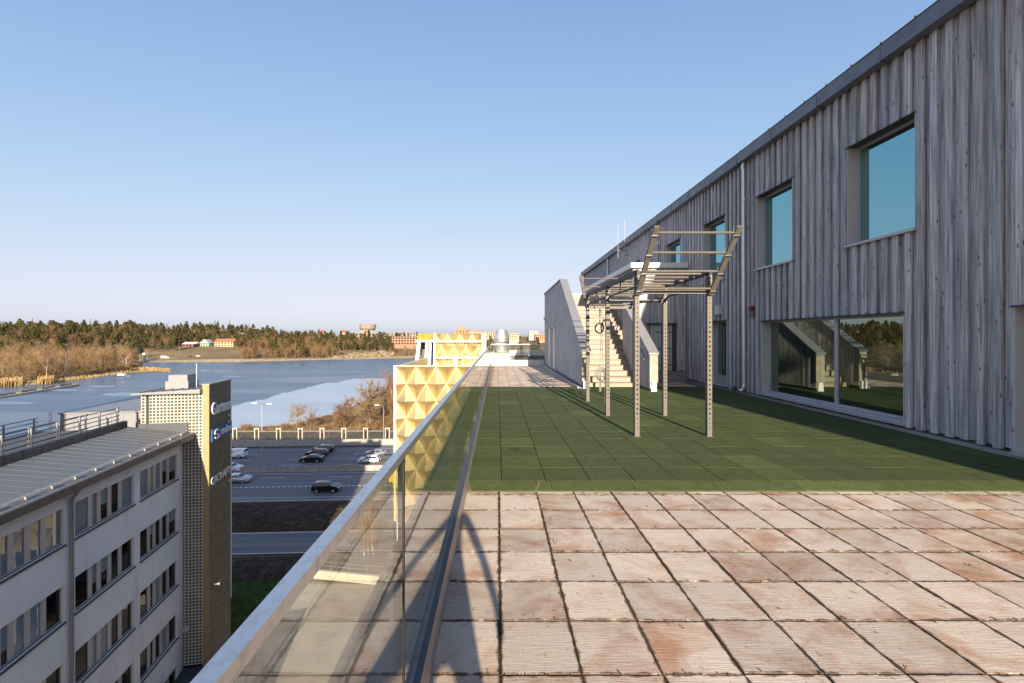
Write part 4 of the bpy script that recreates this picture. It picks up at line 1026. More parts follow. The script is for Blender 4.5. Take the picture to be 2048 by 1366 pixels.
for k in range(7):                                           # folded fins inside the open parapet
    y0 = 41.0+k*1.9
    m = MB(); m.prism([(GXL+.3, y0), (GXL+.95, y0+.95), (GXL+.3, y0+1.9)], 2, GZT-2.2, GZT+.02); m.build('parapet_fin', MT['gold'], gb)
for (px_, y_) in ((796, 40.8), (830, 41.2), (870, 41.6)):
    m = MB(); xx = ray(px_, y_); m.tube([(xx, y_, ZG), (xx, y_, GZB-.05)], .14, 12); m.build('column', MT['white'], gb)
# set-back upper block
GY2 = 58.0; UX0 = ray(868, GY2); UX1 = ray(972, GY2); UZT = hgt(667, GY2); UZB = GZT-1.5
m = MB(); m.box(UX0+.04, UX1-.3, GY2+.05, 72, UZB, UZT-.1); m.build('upper_wall', MT['goldedge'], gb)
hw2 = 12.4/F*GY2*1.0; diamond_wall(gb, GY2, UX0+.3, UX1-.6, UZB, UZT, hw2, 24.5/F*GY2, .5, ray(895, GY2), hgt(692, GY2))
m = MB(); m.box(UX1-.6, UX1, GY2-.3, GY2+.2, UZB, UZT+.04); m.box(UX0, UX0+.3, GY2-.3, GY2+.2, UZB, UZT+.04); m.build('upper_corner', MT['goldedge'], gb)
for (py_, x0_, x1_) in ((682.5, 862, 967), (715.5, 872, 967)):
    m = MB(); zz = hgt(py_, GY2-.8); m.box(ray(x0_, GY2-.8), ray(x1_, GY2-.8), GY2-1.0, GY2-.75, zz-.11, zz+.11); m.build('horizontal_bar', MT['whitemetal'], gb)
for (px_) in (869.5, 908, 912.5):
    m = MB(); xx = ray(px_, GY2-.9); m.box(xx-.13, xx+.13, GY2-1.05, GY2-.8, UZB, hgt(682 if px_ < 900 else 716, GY2-.9)); m.build('upright_bar', MT['whitemetal'], gb)
UL = ray(834, GY2)
m = MB(); m.box(UL-.2, UX0+.1, GY2-.25, GY2+.05, hgt(683, GY2)-.1, hgt(681, GY2)+.1); m.build('lintel', MT['greymetal'], gb)
m = MB(); m.box(UL, UX0, GY2+3.2, GY2+3.4, UZB, hgt(683, GY2)); m.build('recess_wall', MT['dkmetal'], gb)
for k, (pt, pb, w_) in enumerate(((836, 830, .30), (852, 849, .22), (859, 857, .22))):
    m = MB(); m.bar((ray(pb+2, GY2-.4), GY2-.4, UZB), (ray(pt+2, GY2-.1), GY2-.1, hgt(683, GY2)), w_*1.4, w_); m.build('slanted_post', MT['whitemetal'], gb)
m = MB(); m.box(UL-.15, UX0, GY2, GY2+3, hgt(681.5, GY2), hgt(680.5, GY2)); m.build('recess_roof', MT['greymetal'], gb)
for k in range(8):
    xa = UL+k*(UX0-UL)/8; xb = xa+(UX0-UL)/8
    m = MB(); m.add([(xa, GY2-.02, hgt(681, GY2)), ((xa+xb)/2, GY2+.35, hgt(681, GY2)), ((xa+xb)/2, GY2+.35, UZT), (xa, GY2-.02, UZT), (xb, GY2-.02, hgt(681, GY2)), (xb, GY2-.02, UZT)], [(0, 1, 2, 3), (1, 4, 5, 2)]); m.build('parapet_fin', MT['gold'], gb)
# perforated white guard rail running back on its roof
gr = thing('roof_guard_rail', 'pale perforated guard rail on the gold building roof', 'railing', (-3, 45, GZT))
for k in range(12):
    y0 = 41.5+k*1.25; xx = -3.45+.06*k
    m = MB(); m.tube([(xx, y0, GZT-1.6), (xx, y0, GZT+.95)], .03, 6); m.build('post', MT['goldedge'], gr)
for dz in (.15, .55, .95):
    m = MB(); m.tube([(-3.45, 41.5, GZT+dz), (-2.79, 55.2, GZT+dz)], .035, 6); m.build('rail', MT['goldedge'], gr)

# ------------------------------------------------------------------ white office below
P0 = Vector((-21.3, 29.0, 0)); U = Vector((.1724, -.985, 0)); N = Vector((.985, .1724, 0))
OM = Matrix(((U.x, N.x, 0, P0.x), (U.y, N.y, 0, P0.y), (0, 0, 1, 0), (0, 0, 0, 1)))
def ol(s, t_, z): return OM @ Vector((s, t_, z))
of = thing('office_building', 'white rendered office block with strip windows and glass-block stair tower', 'building', ol(9, -6, ZG))
ZE = -4.95; SL = 25.0
wins = []
for gi, (s0, s1) in enumerate(((.63, 4.45), (4.97, 9.12), (9.75, 13.75), (14.3, 18.3), (18.9, 22.9))):
    for k in range(5): wins.append((s0, s1, -7.74-3.5*k, -6.09-3.5*k, gi, k))
ss = sorted({0.0, SL, *[w[0] for w in wins], *[w[1] for w in wins]}); zz_ = sorted({ZG-.2, ZE, *[w[2] for w in wins], *[w[3] for w in wins]})
m = MB(OM)
for a, b in zip(ss, ss[1:]):
    runs = []
    for c, d in zip(zz_, zz_[1:]):
        if any(w[0] <= a+1e-6 and b <= w[1]+1e-6 and w[2] <= c+1e-6 and d <= w[3]+1e-6 for w in wins): continue
        if runs and abs(runs[-1][1]-c) < 1e-6: runs[-1][1] = d
        else: runs.append([c, d])
    for c, d in runs: m.box(a, b, -.30, 0, c, d)
m.box(0, SL, -8.3, -.45, ZG-.2, ZE-.05); m.build('wall', MT['render'], of)
for (a, b, c, d, gi, k) in wins:
    m = MB(OM); m.box(a, b, -.2, -.12, c, c+.07); m.box(a, b, -.2, -.12, d-.07, d); 
    W_ = b-a; ed = [0, .23, .42, .60, .74, 1.0]; pw_ = []
    cuts = [a+.0] + [a+W_*e for e in ed[1:-1]] + [b]
    for q, e in enumerate(cuts):
        w2 = .05 if q in (0, len(cuts)-1) else .14
        m.box(max(a, e-w2), min(b, e+w2), -.2, -.115, c+.07, d-.07)
    fr = m.build('window', MT['frame'], of)
    for q, (e0, e1) in enumerate(zip(cuts, cuts[1:])):
        lo = e0+(.05 if q == 0 else .14); hi = e1-(.05 if q == len(cuts)-2 else .14)
        pb = {0: .85, 1: .55, 2: .25, 3: .1, 4: .1}[k]
        if gi == 2 and k == 0: pb = .6
        bl = random.random() < (pb if not (gi >= 2 and k == 0) else 1.0)
        if bl and random.random() < .3:
            zm = c+(d-c)*random.uniform(.35, .6)
            p_ = MB(OM); p_.box(lo, hi, -.18, -.16, zm, d-.07); p_.build('pane', MT['offblind'], fr); p_ = MB(OM); p_.box(lo, hi, -.18, -.16, c+.07, zm); p_.build('pane', MT['offglass'], fr)
        else:
            p_ = MB(OM); p_.box(lo, hi, -.18, -.16, c+.07, d-.07); p_.build('pane', MT['offblind' if bl else 'offglass'], fr)
    m = MB(OM); m.prism([(-.12, c+.02), (.07, c-.05), (.07, c-.10), (0.002, c-.08), (-.12, c-.02)], 0, a-.06, b+.06); m.build('sill', MT['dkmetal'], fr)
m = MB(OM); m.tube([(9.45, .55, ZE-.25), (9.45, .5, ZE-.32), (9.45, .14, ZE-.8), (9.45, .1, ZE-1.0), (9.45, .1, ZG)], .075, 8); m.build('downpipe', MT['greymetal'], of)
m = MB(OM); m.tube([(.35, .02, -18.0), (.35, .35, -17.9)], .03, 6); m.box(.2, .5, .25, .55, -18.02, -17.78); m.build('wall_lamp', MT['reveal'], of)
# roof
m = MB(OM); m.prism([(-3.35, -4.33), (.72, ZE+.06), (.72, ZE-.0), (-3.35, -4.45)], 0, -.05, SL); m.build('roof', MT['roofsheet'], of)
m = MB(OM); m.prism([(.62, ZE-.32), (.80, ZE-.30), (.80, ZE+.05), (.70, ZE+.05)], 0, -.08, SL); m.box(0, SL, -.0, .62, ZE-.30, ZE-.26); m.build('eave_fascia', MT['dkmetal'], of)
m = MB(OM)
for s in np.arange(.4, SL, .62): m.prism([(-3.3, -4.335), (.7, ZE+.058), (.7, ZE+.076), (-3.3, -4.317)], 0, s, s+.012)
tag(m.build('roof_seams', MT['ledge'], of), kind='stuff')
for s in np.arange(1.0, SL, 1.24):
    m = MB(OM); m.box(s, s+.06, .34, .46, ZE+.12, ZE+.27); m.build('snow_guard_bracket', MT['chan'], of)
for t_ in (.34, .46):
    m = MB(OM); m.tube([(.2, t_, ZE+.27), (SL, t_, ZE+.27)], .022, 6); m.build('snow_guard_rail', MT['galv'], of)
m = MB(OM); m.box(0, SL, -3.6, -3.3, -4.6, -3.92); m.build('roof_curb', MT['dkmetal'], of)
m = MB(OM)
for s in np.arange(.5, SL, 1.0): m.box(s, s+.03, -3.298, -3.29, -4.35, -3.93)
tag(m.build('curb_seams', MT['dark_facing'], of), kind='stuff')
m = MB(OM); m.box(0, SL, -8.25, -3.6, -4.7, -4.45); m.build('roof_terrace', MT['ledge'], of)
def rail_run(t_, zb, s0, s1, stp, hgt_):
    for s in np.arange(s0, s1, stp):
        m = MB(OM); m.box(s, s+.07, t_-.04, t_+.04, zb, zb+hgt_); m.build('railing_post', MT['greymetal'], of)
    for k in range(4):
        m = MB(OM); zz = zb+.16+k*(hgt_-.2)/3; m.tube([(s0-.3, t_-.08, zz), (s1, t_-.08, zz)], .025, 6); m.build('railing_bar', MT['dkmetal'], of)
rail_run(-3.5, -3.92, .6, SL, 1.55, .95); rail_run(-5.3, -4.45, .6, SL, 2.0, 1.1); rail_run(-8.1, -4.45, .6, SL, 2.0, .95)
m = MB(OM); m.box(-.0, .12, -2.6, .35, -4.8, -4.15); m.build('roof_end_wall', MT['dkmetal'], of)
m = MB(OM); m.box(-14, -.0, -8.3, -2.6, ZG-.2, -5.2); m.build('rear_wing', MT['render'], of)
# plant screen on the rear wing
ps = thing('roof_plant_screen', 'long grey metal plant screen on the office roof by the lake', 'roof screen', ol(-5, -5.3, -5.2))
m = MB(OM); m.box(-9.0, -1.2, -8.0, -2.7, -5.2, -3.55); m.build('screen_wall', MT['greymetal'], ps)
for k in range(7):
    m = MB(OM); m.box(-1.2, -1.18, -7.9+k*.74, -7.2+k*.74, -5.0, -3.62); m.build('screen_panel', MT['greymetal'], ps)
m = MB(OM); m.box(-9.1, -1.1, -8.1, -2.6, -3.55, -3.47); m.build('screen_cap', MT['greymetal'], ps)
fl = thing('roof_lamp_pole', 'white lamp pole with two arms at the plant screen corner', 'lamp', ol(-.9, -8.35, -4.6))
m = MB(OM); m.tube([(-.9, -8.35, -5.2), (-.9, -8.35, -3.2)], .09, 8); m.build('pole', MT['white'], fl)
for zz, dx in ((-3.3, .15), (-3.95, .4)):
    m = MB(OM); m.tube([(-.9, -8.35, zz), (-.8, -8.35-dx, zz+.05)], .02, 6); m.box(-.85, -.7, -8.35-dx-.3, -8.35-dx, zz+.02, zz+.08); m.build('lamp_head', MT['white'], fl)
# stair tower: glass blocks, brick strip and brick sign wall
TZ = hgt(770, 29.3); TT = hgt(787, 29.0)
m = MB(OM); m.box(-3.1, -.06, -2.44, 1.18, ZG, TT-.02); m.build('tower_core', MT['offglass'], of)
fr = MB(OM); bl = MB(OM); pit = .2165
tcols = np.arange(-2.47, 1.2-.1, pit); zrow = np.arange(-20.6, TT-.1, pit)
for t_ in list(tcols)+[1.2]: fr.box(-.05, .012, t_-.028, t_+.028, -20.6, TT)
for z in list(zrow)+[TT]: fr.box(-.05, .010, -2.47, 1.2, z-.028, z+.028)
frame_o = fr.build('glass_block_grid', MT['concretel'], of); frame_o['kind'] = 'stuff'
for i, t_ in enumerate(tcols):
    for z in zrow: 
        q = random.uniform(-.02, 0); bl.box(-.05, -.012+q, t_+.03, min(t_+pit-.03, 1.17), z+.03, z+pit-.03)
MT['block'] = window_mat('glass_block', (.085, .09, .08), (.9, .9, .85), .06); tag(bl.build('glass_blocks', MT['block'], of), kind='stuff')
fr = MB(OM)
for s in np.arange(-3.0, -.05, pit): fr.box(s-.028, s+.028, -2.49, -2.475, -4.4, TT)
for z in np.arange(-4.4, TT, pit): fr.box(-3.05, -.05, -2.488, -2.472, z-.028, z+.028)
tag(fr.build('glass_block_grid', MT['concretel'], of), kind='stuff')
m = MB(OM); m.prism([(-2.9, TT+.10), (-2.9, TT), (1.2, TT+.02), (1.2, TT+.30)], 0, -3.3, .35); m.build('tower_roof', MT['greymetal'], of)
for t_ in np.arange(-2.4, 1.2, .62):
    m = MB(OM); zz = TT+.10+.2*(t_+2.9)/4.1; m.box(-3.2, .34, t_, t_+.03, zz-.02, zz+.045); m.build('roof_seam', MT['dkmetal'], of)
m = MB(OM); m.box(-2.6, -1.2, -1.7, -.25, TT+.15, TT+.72); m.build('roof_hatch_base', MT['greymetal'], of)
m = MB(OM); m.box(-2.5, -1.3, -1.55, -.35, TT+.72, TT+1.15); m.build('roof_hatch_cap', MT['greymetal'], of)
m = MB(OM); m.tube([(-1.9, -.05, TT+.2), (-1.9, -.05, TT+1.9)], .025, 6); m.build('roof_rod', MT['galv'], of)
m = MB(OM); m.tube([(.22, -2.1, TT-.05), (.10, -2.1, TT-.2), (.10, -2.1, -4.5), (.3, -2.25, -4.8)], .06, 8); m.build('tower_downpipe', MT['dkmetal'], of)
m = MB(OM); m.box(-3.35, -.0, 1.2, 1.62, ZG-.2, TZ); bw_ = m.build('brick_sign_wall', [MT['brick'], MT['brick_shaded']], of)
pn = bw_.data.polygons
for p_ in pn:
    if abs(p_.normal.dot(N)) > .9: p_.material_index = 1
m = MB(OM); m.box(-3.40, .05, 1.15, 1.67, TZ, TZ+.09); m.build('wall_cap', MT['greymetal'], bw_)
m = MB(OM); m.tube([(-.6, 1.62, -15.6), (-.6, 2.0, -15.6)], .03, 6); m.box(-.66, -.54, 1.92, 2.04, -15.66, -15.5); m.build('sign_wall_lamp', MT['chan'], bw_)
for zz in (-4.3, -4.75, -9.2):
    m = MB(OM); m.box(-3.0, -2.9, 1.62, 1.72, zz, zz+.1); m.build('bracket', MT['white'], bw_)
# lettering
def text_mesh(txt, width, height, depth, M4, name, mt, parent, shear=0.0):
    cu = bpy.data.curves.new(name, 'FONT'); cu.body = txt; cu.size = 1.0; cu.extrude = .5; cu.shear = shear; cu.resolution_u = 3; cu.offset = .004
    tmp = bpy.data.objects.new(name+'_tmp', cu); COL.objects.link(tmp); dg = bpy.context.evaluated_depsgraph_get()
    me = bpy.data.meshes.new_from_object(tmp.evaluated_get(dg)); bpy.data.objects.remove(tmp); 
    v = np.array([p.co[:] for p in me.vertices]); lo = v.min(0); hi = v.max(0); 
    for p in me.vertices:
        q = (Vector(p.co)-Vector(lo)); q = Vector((q.x/(hi[0]-lo[0])*width, q.y/(hi[1]-lo[1])*height, q.z/(hi[2]-lo[2])*depth))
        p.co = (M4 @ q) - woff(parent)
    me.materials.clear(); me.materials.append(mt); me.update(); me.name = name
    return link(name, me, parent, woff(parent))
def sign_frame(s_near, z):                                   # text runs along -U (away), up is z, out is N
    o_ = ol(s_near, 1.625, z); a = -U
    return Matrix(((a.x, 0, N.x, o_.x), (a.y, 0, N.y, o_.y), (0, 1, 0, o_.z), (0, 0, 0, 1)))
MT['letter'] = mat_plain('white_letter', (.82, .82, .83), .4, 0, .03, 3)
MT['signblue'] = mat_plain('blue_sign_panel', (.02, .09, .30), .4, 0, .05, 3)
def szz(px_, py_, s_): return hgt(py_, 29.3-s_*-.985*1.0)
def zat(py_, s_): Yp = ol(s_, 1.62, 0).y; return hgt(py_, Yp)
sg = thing('office_name_sign', 'white raised rounded letters, topmost of three signs on the brick wall', 'sign', ol(-.5, 1.63, zat(828, -.3)))
text_mesh('Gartner', 2.95, .86, .09, sign_frame(-.28, zat(831, -.28)), 'letters', MT['letter'], sg)
sg = thing('office_blue_sign', 'blue sign panel with white swoosh emblem and slanted lettering', 'sign', ol(-.5, 1.63, zat(880, -.3)))
m = MB(OM); z0 = zat(885, -.2); z1 = zat(859, -.2); m.box(-3.3, -.22, 1.625, 1.72, z0, z1); m.build('panel', MT['signblue'], sg)
text_mesh('strukton', 1.85, .52, .05, Matrix.Translation(N*.10) @ sign_frame(-1.38, z0+.26), 'letters', MT['letter'], sg, .25)
for sgn in (1, -1):                                          # swoosh emblem: two opposed hooks
    m = MB(); c_ = ol(-.82, 1.76, (z0+z1)/2); a = -U
    pts_ = [c_ + a*(.30*math.cos(t_)*1.0)*sgn + Vector((0, 0, (.13+.17*math.sin(t_))*sgn)) for t_ in np.linspace(.35, 3.6, 12)] + [c_ + a*.22*sgn*0 + Vector((0, 0, 0))]
    for q0, q1 in zip(pts_, pts_[1:]): m.bar(q0, q1, .09, .05, up=N)
    m.build('emblem', MT['letter'], sg)
sg = thing('office_lower_sign', 'thin white capital letters, lowest of three signs on the brick wall', 'sign', ol(-.5, 1.63, zat(975, -.3)))
text_mesh('QICRAFT', 2.95, .62, .05, sign_frame(-.22, zat(974, -.25)), 'letters', MT['letter'], sg)
# unseen block added left of the frame to shade the highway
nb = thing('shade_block', 'tall unseen brick block added to shade the highway', 'building', (-44, 2, ZG))
m = MB(); m.box(-62, -27, -4, 9, ZG-.2, 5.6); m.build('wall', MT['brick'], nb)
m = MB(); m.box(-62.4, -26.6, -4.4, 9.4, 5.6, 6.0); m.build('roof', MT['dkmetal'], nb)
# dark low roof at the tower foot
lr = thing('low_canopy_roof', 'dark flat canopy roof at the foot of the glass-block tower', 'canopy', ol(3, 2, -20.8))
m = MB(OM); m.box(-.2, 9, .05, 4.5, -21.1, -20.8); m.build('roof', MT['dark_facing'], lr)
for s in (.3, 4.5, 8.7):
    m = MB(OM); m.box(s, s+.2, 4.0, 4.2, ZG, -21.1); m.build('post', MT['dkmetal'], lr)
# sunlit wall with railing seen through the glass
sw = thing('path_retaining_wall', 'low white wall with thin railing in the sun below the terrace', 'wall', gpt(700, 1146, ZG+.7))
a0, a1 = gpt(628, 1139, ZG+.9), gpt(770, 1153, ZG+.9); d_ = (a1-a0)
m = MB(); m.bar(a0-Vector((0, 0, .25)), a1-Vector((0, 0, .25)), .3, .5); m.bar(a0-Vector((0, 0, .7)), a1-Vector((0, 0, .7)), .2, .4); m.build('wall', MT['concretel'], sw)
for zz in (.5, .95):
    m = MB(); m.tube([a0+Vector((0, 0, zz)), a1+Vector((0, 0, zz))], .022, 6); m.build('rail', MT['galv'], sw)
for k in range(5):
    m = MB(); q = a0+d_*k/4; m.tube([q, q+Vector((0, 0, .97))], .022, 6); m.build('post', MT['galv'], sw)
yb = thing('yellow_sign_box', 'small yellow box beside the gold building corner', 'sign', gpt(783, 955, ZG+1))
q = gpt(786, 962, ZG+1.2); m = MB(); m.box(q.x-.7, q.x+.7, q.y, q.y+.3, ZG+1.0, ZG+2.4); m.tube([(q.x, q.y+.15, ZG), (q.x, q.y+.15, ZG+1.0)], .08, 6)
t = NT('yellow_plastic'); MT['yellow'] = t.fin((.80, .42, .02), .5); m.build('box', MT['yellow'], yb)

# ------------------------------------------------------------------ pier and boat
pier = thing('concrete_pier', 'long pale concrete pier reaching into the lake at left', 'pier', gpt(80, 785, ZW+.9))
A_ = gpt(-60, 801, ZW+.9); B_ = gpt(149, 768, ZW+.9); d_ = (B_-A_)
for k in range(5):
    q0 = A_+d_*(k/5); q1 = A_+d_*((k+.985)/5); m = MB(); m.bar(q0-Vector((0, 0, .7)), q1-Vector((0, 0, .7)), 4.6, 1.4); sg_ = m.build('pier_section', MT['pierc'], pier)
    m = MB(); m.bar(q0+d_*.03+Vector((0, 0, .25)), q0+d_*.16+Vector((0, 0, .25)), .5, .5); m.build('bench_wall', MT['dark_facing'], sg_)
    m = MB(); m.bar(q0+d_*.005+Vector((0, 0, .4)), q0+d_*.015+Vector((0, 0, .4)), 1.6, 1.2); m.build('bollard_block', MT['dark_facing'], sg_)
def boat(label, px_, py_, L_=9.0, ang=.1):
    b_ = gpt(px_, py_, ZW); r = thing('motor_boat', label, 'boat', b_); OFF[r.name] = Vector((0, 0, 0)); r.rotation_euler = (0, 0, ang)
    m = MB(); n = 9; ringv = []
    for (z, k) in ((-.2, .8), (.9, 1.0)):
        for i in range(n): t_ = i/(n-1); ringv.append((-L_/2+L_*t_, -1.5*k*(1-t_**3), z+.25*t_**2))
        for i in range(n-1, -1, -1): t_ = i/(n-1); ringv.append((-L_/2+L_*t_, 1.5*k*(1-t_**3)+.001, z+.25*t_**2))
    q = 2*n; m.add(ringv, [tuple(range(q-1, -1, -1)), tuple(range(q, 2*q))]+[(i, (i+1) % q, q+(i+1) % q, q+i) for i in range(q)]); m.build('hull', MT['dkmetal'], r, (0, 0, 0), fixn=True)
    m = MB(); m.prism([(-2.6, .95), (1.8, .98), (1.0, 2.2), (-2.2, 2.3)], 1, -1.15, 1.15); m.build('cabin', MT['white'], r, (0, 0, 0))
    m = MB(); m.prism([(-2.1, 1.4), (1.2, 1.45), (.9, 1.95), (-1.9, 2.0)], 1, -1.18, 1.18); m.build('window', MT['carglass'], r, (0, 0, 0))
boat('small white-cabin motor boat moored off the reed point', 245, 753.5)

# ------------------------------------------------------------------ far shore: road, houses
fr_pts = [(262, 722.0, 478), (330, 717.2, 492), (400, 713.2, 512), (470, 708.6, 540), (540, 703.2, 580), (610, 699.0, 625)]
C3 = [Vector((ray(x, Y), Y, hgt(y, Y))) for x, y, Y in fr_pts]
m = MB()
for a, b in zip(C3, C3[1:]):
    n_ = Vector((-(b-a).y, (b-a).x, 0)).normalized()*6
    m.add([a-n_, b-n_, b+n_, a+n_, a-n_*1.6-Vector((0, 0, 5)), b-n_*1.6-Vector((0, 0, 5))], [(0, 1, 2, 3), (4, 5, 1, 0)])
tag(m.build('far_road', MT['concretel']), 'pale road climbing along the far shore', kind='structure')
def far_car(px_, label, kind, color, t_, cat='car', name='car', sc=1.0):
    xs_ = [p[0] for p in fr_pts]; k = max(i for i in range(len(xs_)-1) if xs_[i] <= px_); f_ = (px_-xs_[k])/(xs_[k+1]-xs_[k]); p_ = C3[k].lerp(C3[k+1], f_); d_ = C3[k+1]-C3[k]
    r = car(kind, color, label, 0, 0, cat=cat, group='vehicles on the far shore road', pos=p_+Vector((0, 0, .05)), ang=math.atan2(d_.y, d_.x), name=name); r.scale = (sc,)*3; return r
far_car(330, 'long white van on the far shore road', 'van', 'white', 0, 'van', 'panel_van', 1.7)
far_car(381, 'dark car on the far shore road between two white vehicles', 'estate', 'black', 0)
far_car(396, 'white car on the far shore road', 'suv', 'white', 0)
far_car(469, 'dark car far up the far shore road', 'estate', 'black', 0)
def house(name, label, px0, px1, py_base, py_eave, py_top, Y, wallc, roofc, roof='gable', nwin=4, floors=2, cat='house', depth=12, winc='offglass'):
    x0, x1 = ray(px0, Y), ray(px1, Y); zb = hgt(py_base, Y); ze = hgt(py_eave, Y); zt = hgt(py_top, Y)
    r = thing(name, label, cat, ((x0+x1)/2, Y+depth/2, zb))
    wallc = tuple(q*.62+.02 for q in wallc); roofc = tuple(q*.6+.02 for q in roofc)
    wm = mat_plain(name+'_wall_paint', wallc, .8, 0, .08, .3); rm = mat_plain(name+'_roof_cover', roofc, .8, 0, .12, .3)
    m = MB(); m.box(x0, x1, Y, Y+depth, zb-12, ze); m.build('wall', wm, r)
    if roof == 'gable':                                     # ridge parallel to the front
        m = MB(); o_ = .5; m.prism([(Y-o_, ze-.1), (Y+depth/2, zt), (Y+depth+o_, ze-.1)], 0, x0-o_, x1+o_); m.build('roof', rm, r)
    elif roof == 'front':                                   # gable facing the viewer
        m = MB(); o_ = .6; m.prism([(x0-o_, ze-.1), ((x0+x1)/2, zt), (x1+o_, ze-.1)], 1, Y-.3, Y+depth); m.build('roof', rm, r)
        m = MB(); m.prism([(x0+.1, ze-.1), ((x0+x1)/2, zt-.7), (x1-.1, ze-.1)], 1, Y-.36, Y-.301); m.build('gable', wm, r)
    else:
        m = MB(); m.box(x0-.3, x1+.3, Y-.3, Y+depth, ze, zt); m.build('roof', rm, r)
    H = ze-zb
    for f_ in range(floors):
        for k in range(nwin):
            wv = (x1-x0)/nwin; xc = x0+wv*(k+.5); zc = zb+H*(f_+.55)/floors; hw = min(wv*.28, 1.4); hh_ = H/floors*.26
            m = MB(); m.box(xc-hw-.15, xc+hw+.15, Y-.08, Y-.002, zc-hh_-.15, zc+hh_+.15); w_ = m.build('window', wm, r)
            m = MB(); m.box(xc-hw, xc+hw, Y-.12, Y-.081, zc-hh_, zc+hh_); m.build('pane', MT[winc], w_)
    return r
house('low_house', 'low red-brown house with white roof on the far shore', 364, 391, 693.5, 688.0, 684, 600, (.28, .12, .10), (.75, .74, .72), nwin=4, floors=1)
house('gabled_house', 'pale green gabled house on the far shore', 400, 417, 694, 686, 678.5, 605, (.45, .66, .46), (.60, .60, .58), 'front', 3, 2)
house('villa', 'yellow villa with orange tiled roof on the far shore', 429, 466, 693, 684.5, 677.5, 610, (.80, .66, .38), (.50, .17, .07), nwin=6, floors=2)
house('brick_office', 'long brick office with three window bands behind the gold building', 784, 836, 690, 674, 673, 640, (.42, .24, .15), (.30, .22, .18), 'flat', 9, 3, 'building', 20)
house('glazed_office', 'grey glazed office block with brick ends among the pines', 704, 756, 680, 666, 663, 800, (.30, .28, .26), (.28, .30, .33), 'flat', 8, 2, 'building', 20)
house('brick_wing', 'brick end wing of the office among the pines', 727, 735, 684, 661, 660, 790, (.50, .24, .13), (.42, .3, .22), 'flat', 1, 3, 'building', 12)
house('pale_block', 'long low pale block behind the pines left of the gold building', 768, 832, 676, 665, 663.5, 950, (.36, .34, .32), (.28, .29, .31), 'flat', 10, 2, 'building', 20)
house('arched_block', 'orange apartment block with stepped roof on the skyline', 911, 936, 672, 661, 652.5, 900, (.66, .30, .13), (.55, .22, .10), 'front', 4, 3, 'building', 20)
house('red_roof_house', 'small white house with red roof on the skyline', 637, 647, 671, 665, 660.5, 820, (.72, .68, .62), (.45, .13, .07), 'gable', 2, 1)
house('red_roof_house', 'white house pair with red roofs between skyline pines', 680, 691, 671, 665, 660.5, 830, (.74, .70, .64), (.45, .13, .07), 'gable', 2, 2)
house('apartment_block', 'cream apartment block right of the orange block', 938, 962, 672, 662, 660, 950, (.62, .52, .40), (.42, .24, .16), 'flat', 6, 3, 'building', 16)
house('apartment_block', 'brown-topped apartment block behind the steel cowl', 963, 990, 674, 665, 663, 900, (.60, .48, .38), (.48, .24, .16), 'flat', 6, 3, 'building', 16)
house('apartment_block', 'yellow apartment block just right of the steel cowl', 1019, 1038, 678, 668, 666, 620, (.70, .58, .36), (.5, .4, .28), 'flat', 5, 3, 'building', 16)
house('apartment_block', 'white apartment block near the left edge of the stair wall', 1058, 1076, 676, 664, 662, 760, (.76, .73, .68), (.6, .58, .55), 'flat', 4, 3, 'building', 16)
house('apartment_block', 'orange brick apartment block beside the stair wall', 1070, 1092, 680, 669.5, 668, 640, (.60, .34, .18), (.5, .32, .2), 'flat', 5, 3, 'building', 16)
wt = thing('water_tower', 'round concrete water tower on the skyline', 'water tower', (ray(735.5, 1000), 1000, 0)); wx = ray(735.5, 1000)
m = MB(); m.lathe([(15, hgt(660.5, 1000)), (18.5, hgt(657, 1000)), (18.8, hgt(649.5, 1000)), (18.0, hgt(648.5, 1000)), (0.1, hgt(647.6, 1000))], wx, 1000, 40); m.build('tank', mat_plain('tower_concrete', (.25, .21, .17), .9, 0, .1, .2), wt)
for k in range(12):
    a_ = 2*math.pi*k/12; m = MB(); m.box(wx+13*math.cos(a_)-1, wx+13*math.cos(a_)+1, 1000+13*math.sin(a_)-1, 1000+13*math.sin(a_)+1, -10, hgt(660, 1000)); m.build('leg', MT['concretel'], wt)
m = MB(); m.tube([(wx, 1000, hgt(648, 1000)), (wx, 1000, hgt(638, 1000))], .25, 6); m.build('mast', MT['galv'], wt)
gy = thing('road_gantry', 'grey sign gantry over the far shore road', 'gantry', C3[0])
m = MB(); xg0, xg1 = ray(280, 480), ray(295, 480); zb, zt = hgt(720, 480), hgt(708, 480)
for xx in (xg0, xg1): m.box(xx-.3, xx+.3, 479.7, 480.3, zb, zt)
m.box(xg0, xg1, 479.7, 480.3, zt-.6, zt); m.build('frame', MT['galv'], gy); m = MB(); m.box(xg0+3.5, xg0+6, 479.3, 479.69, zt-.9, zt+1.2); m.build('sign', MT['white'], gy)
for k, (px_, yb_, yt_, Y) in enumerate(((359, 713, 694, 515), (495, 700, 687, 600), (431, 707, 695, 560), (549, 699, 686, 640))):
    lp = thing('street_lamp', ['grey lamp pole at the bend of the far road', 'lamp pole on the far road beyond the villa', 'lamp pole below the yellow villa', 'lamp pole farthest up the far road'][k], 'street lamp', (ray(px_, Y), Y, hgt(yb_, Y)))
    m = MB(); m.tube([(ray(px_, Y), Y, hgt(yb_, Y)-3), (ray(px_, Y), Y, hgt(yt_, Y))], .16, 6); m.build('pole', MT['galv'], lp); m = MB(); m.box(ray(px_, Y)-1.6, ray(px_, Y)+.2, Y-.2, Y+.2, hgt(yt_, Y), hgt(yt_, Y)+.25); m.build('lamp_head', MT['galv'], lp)
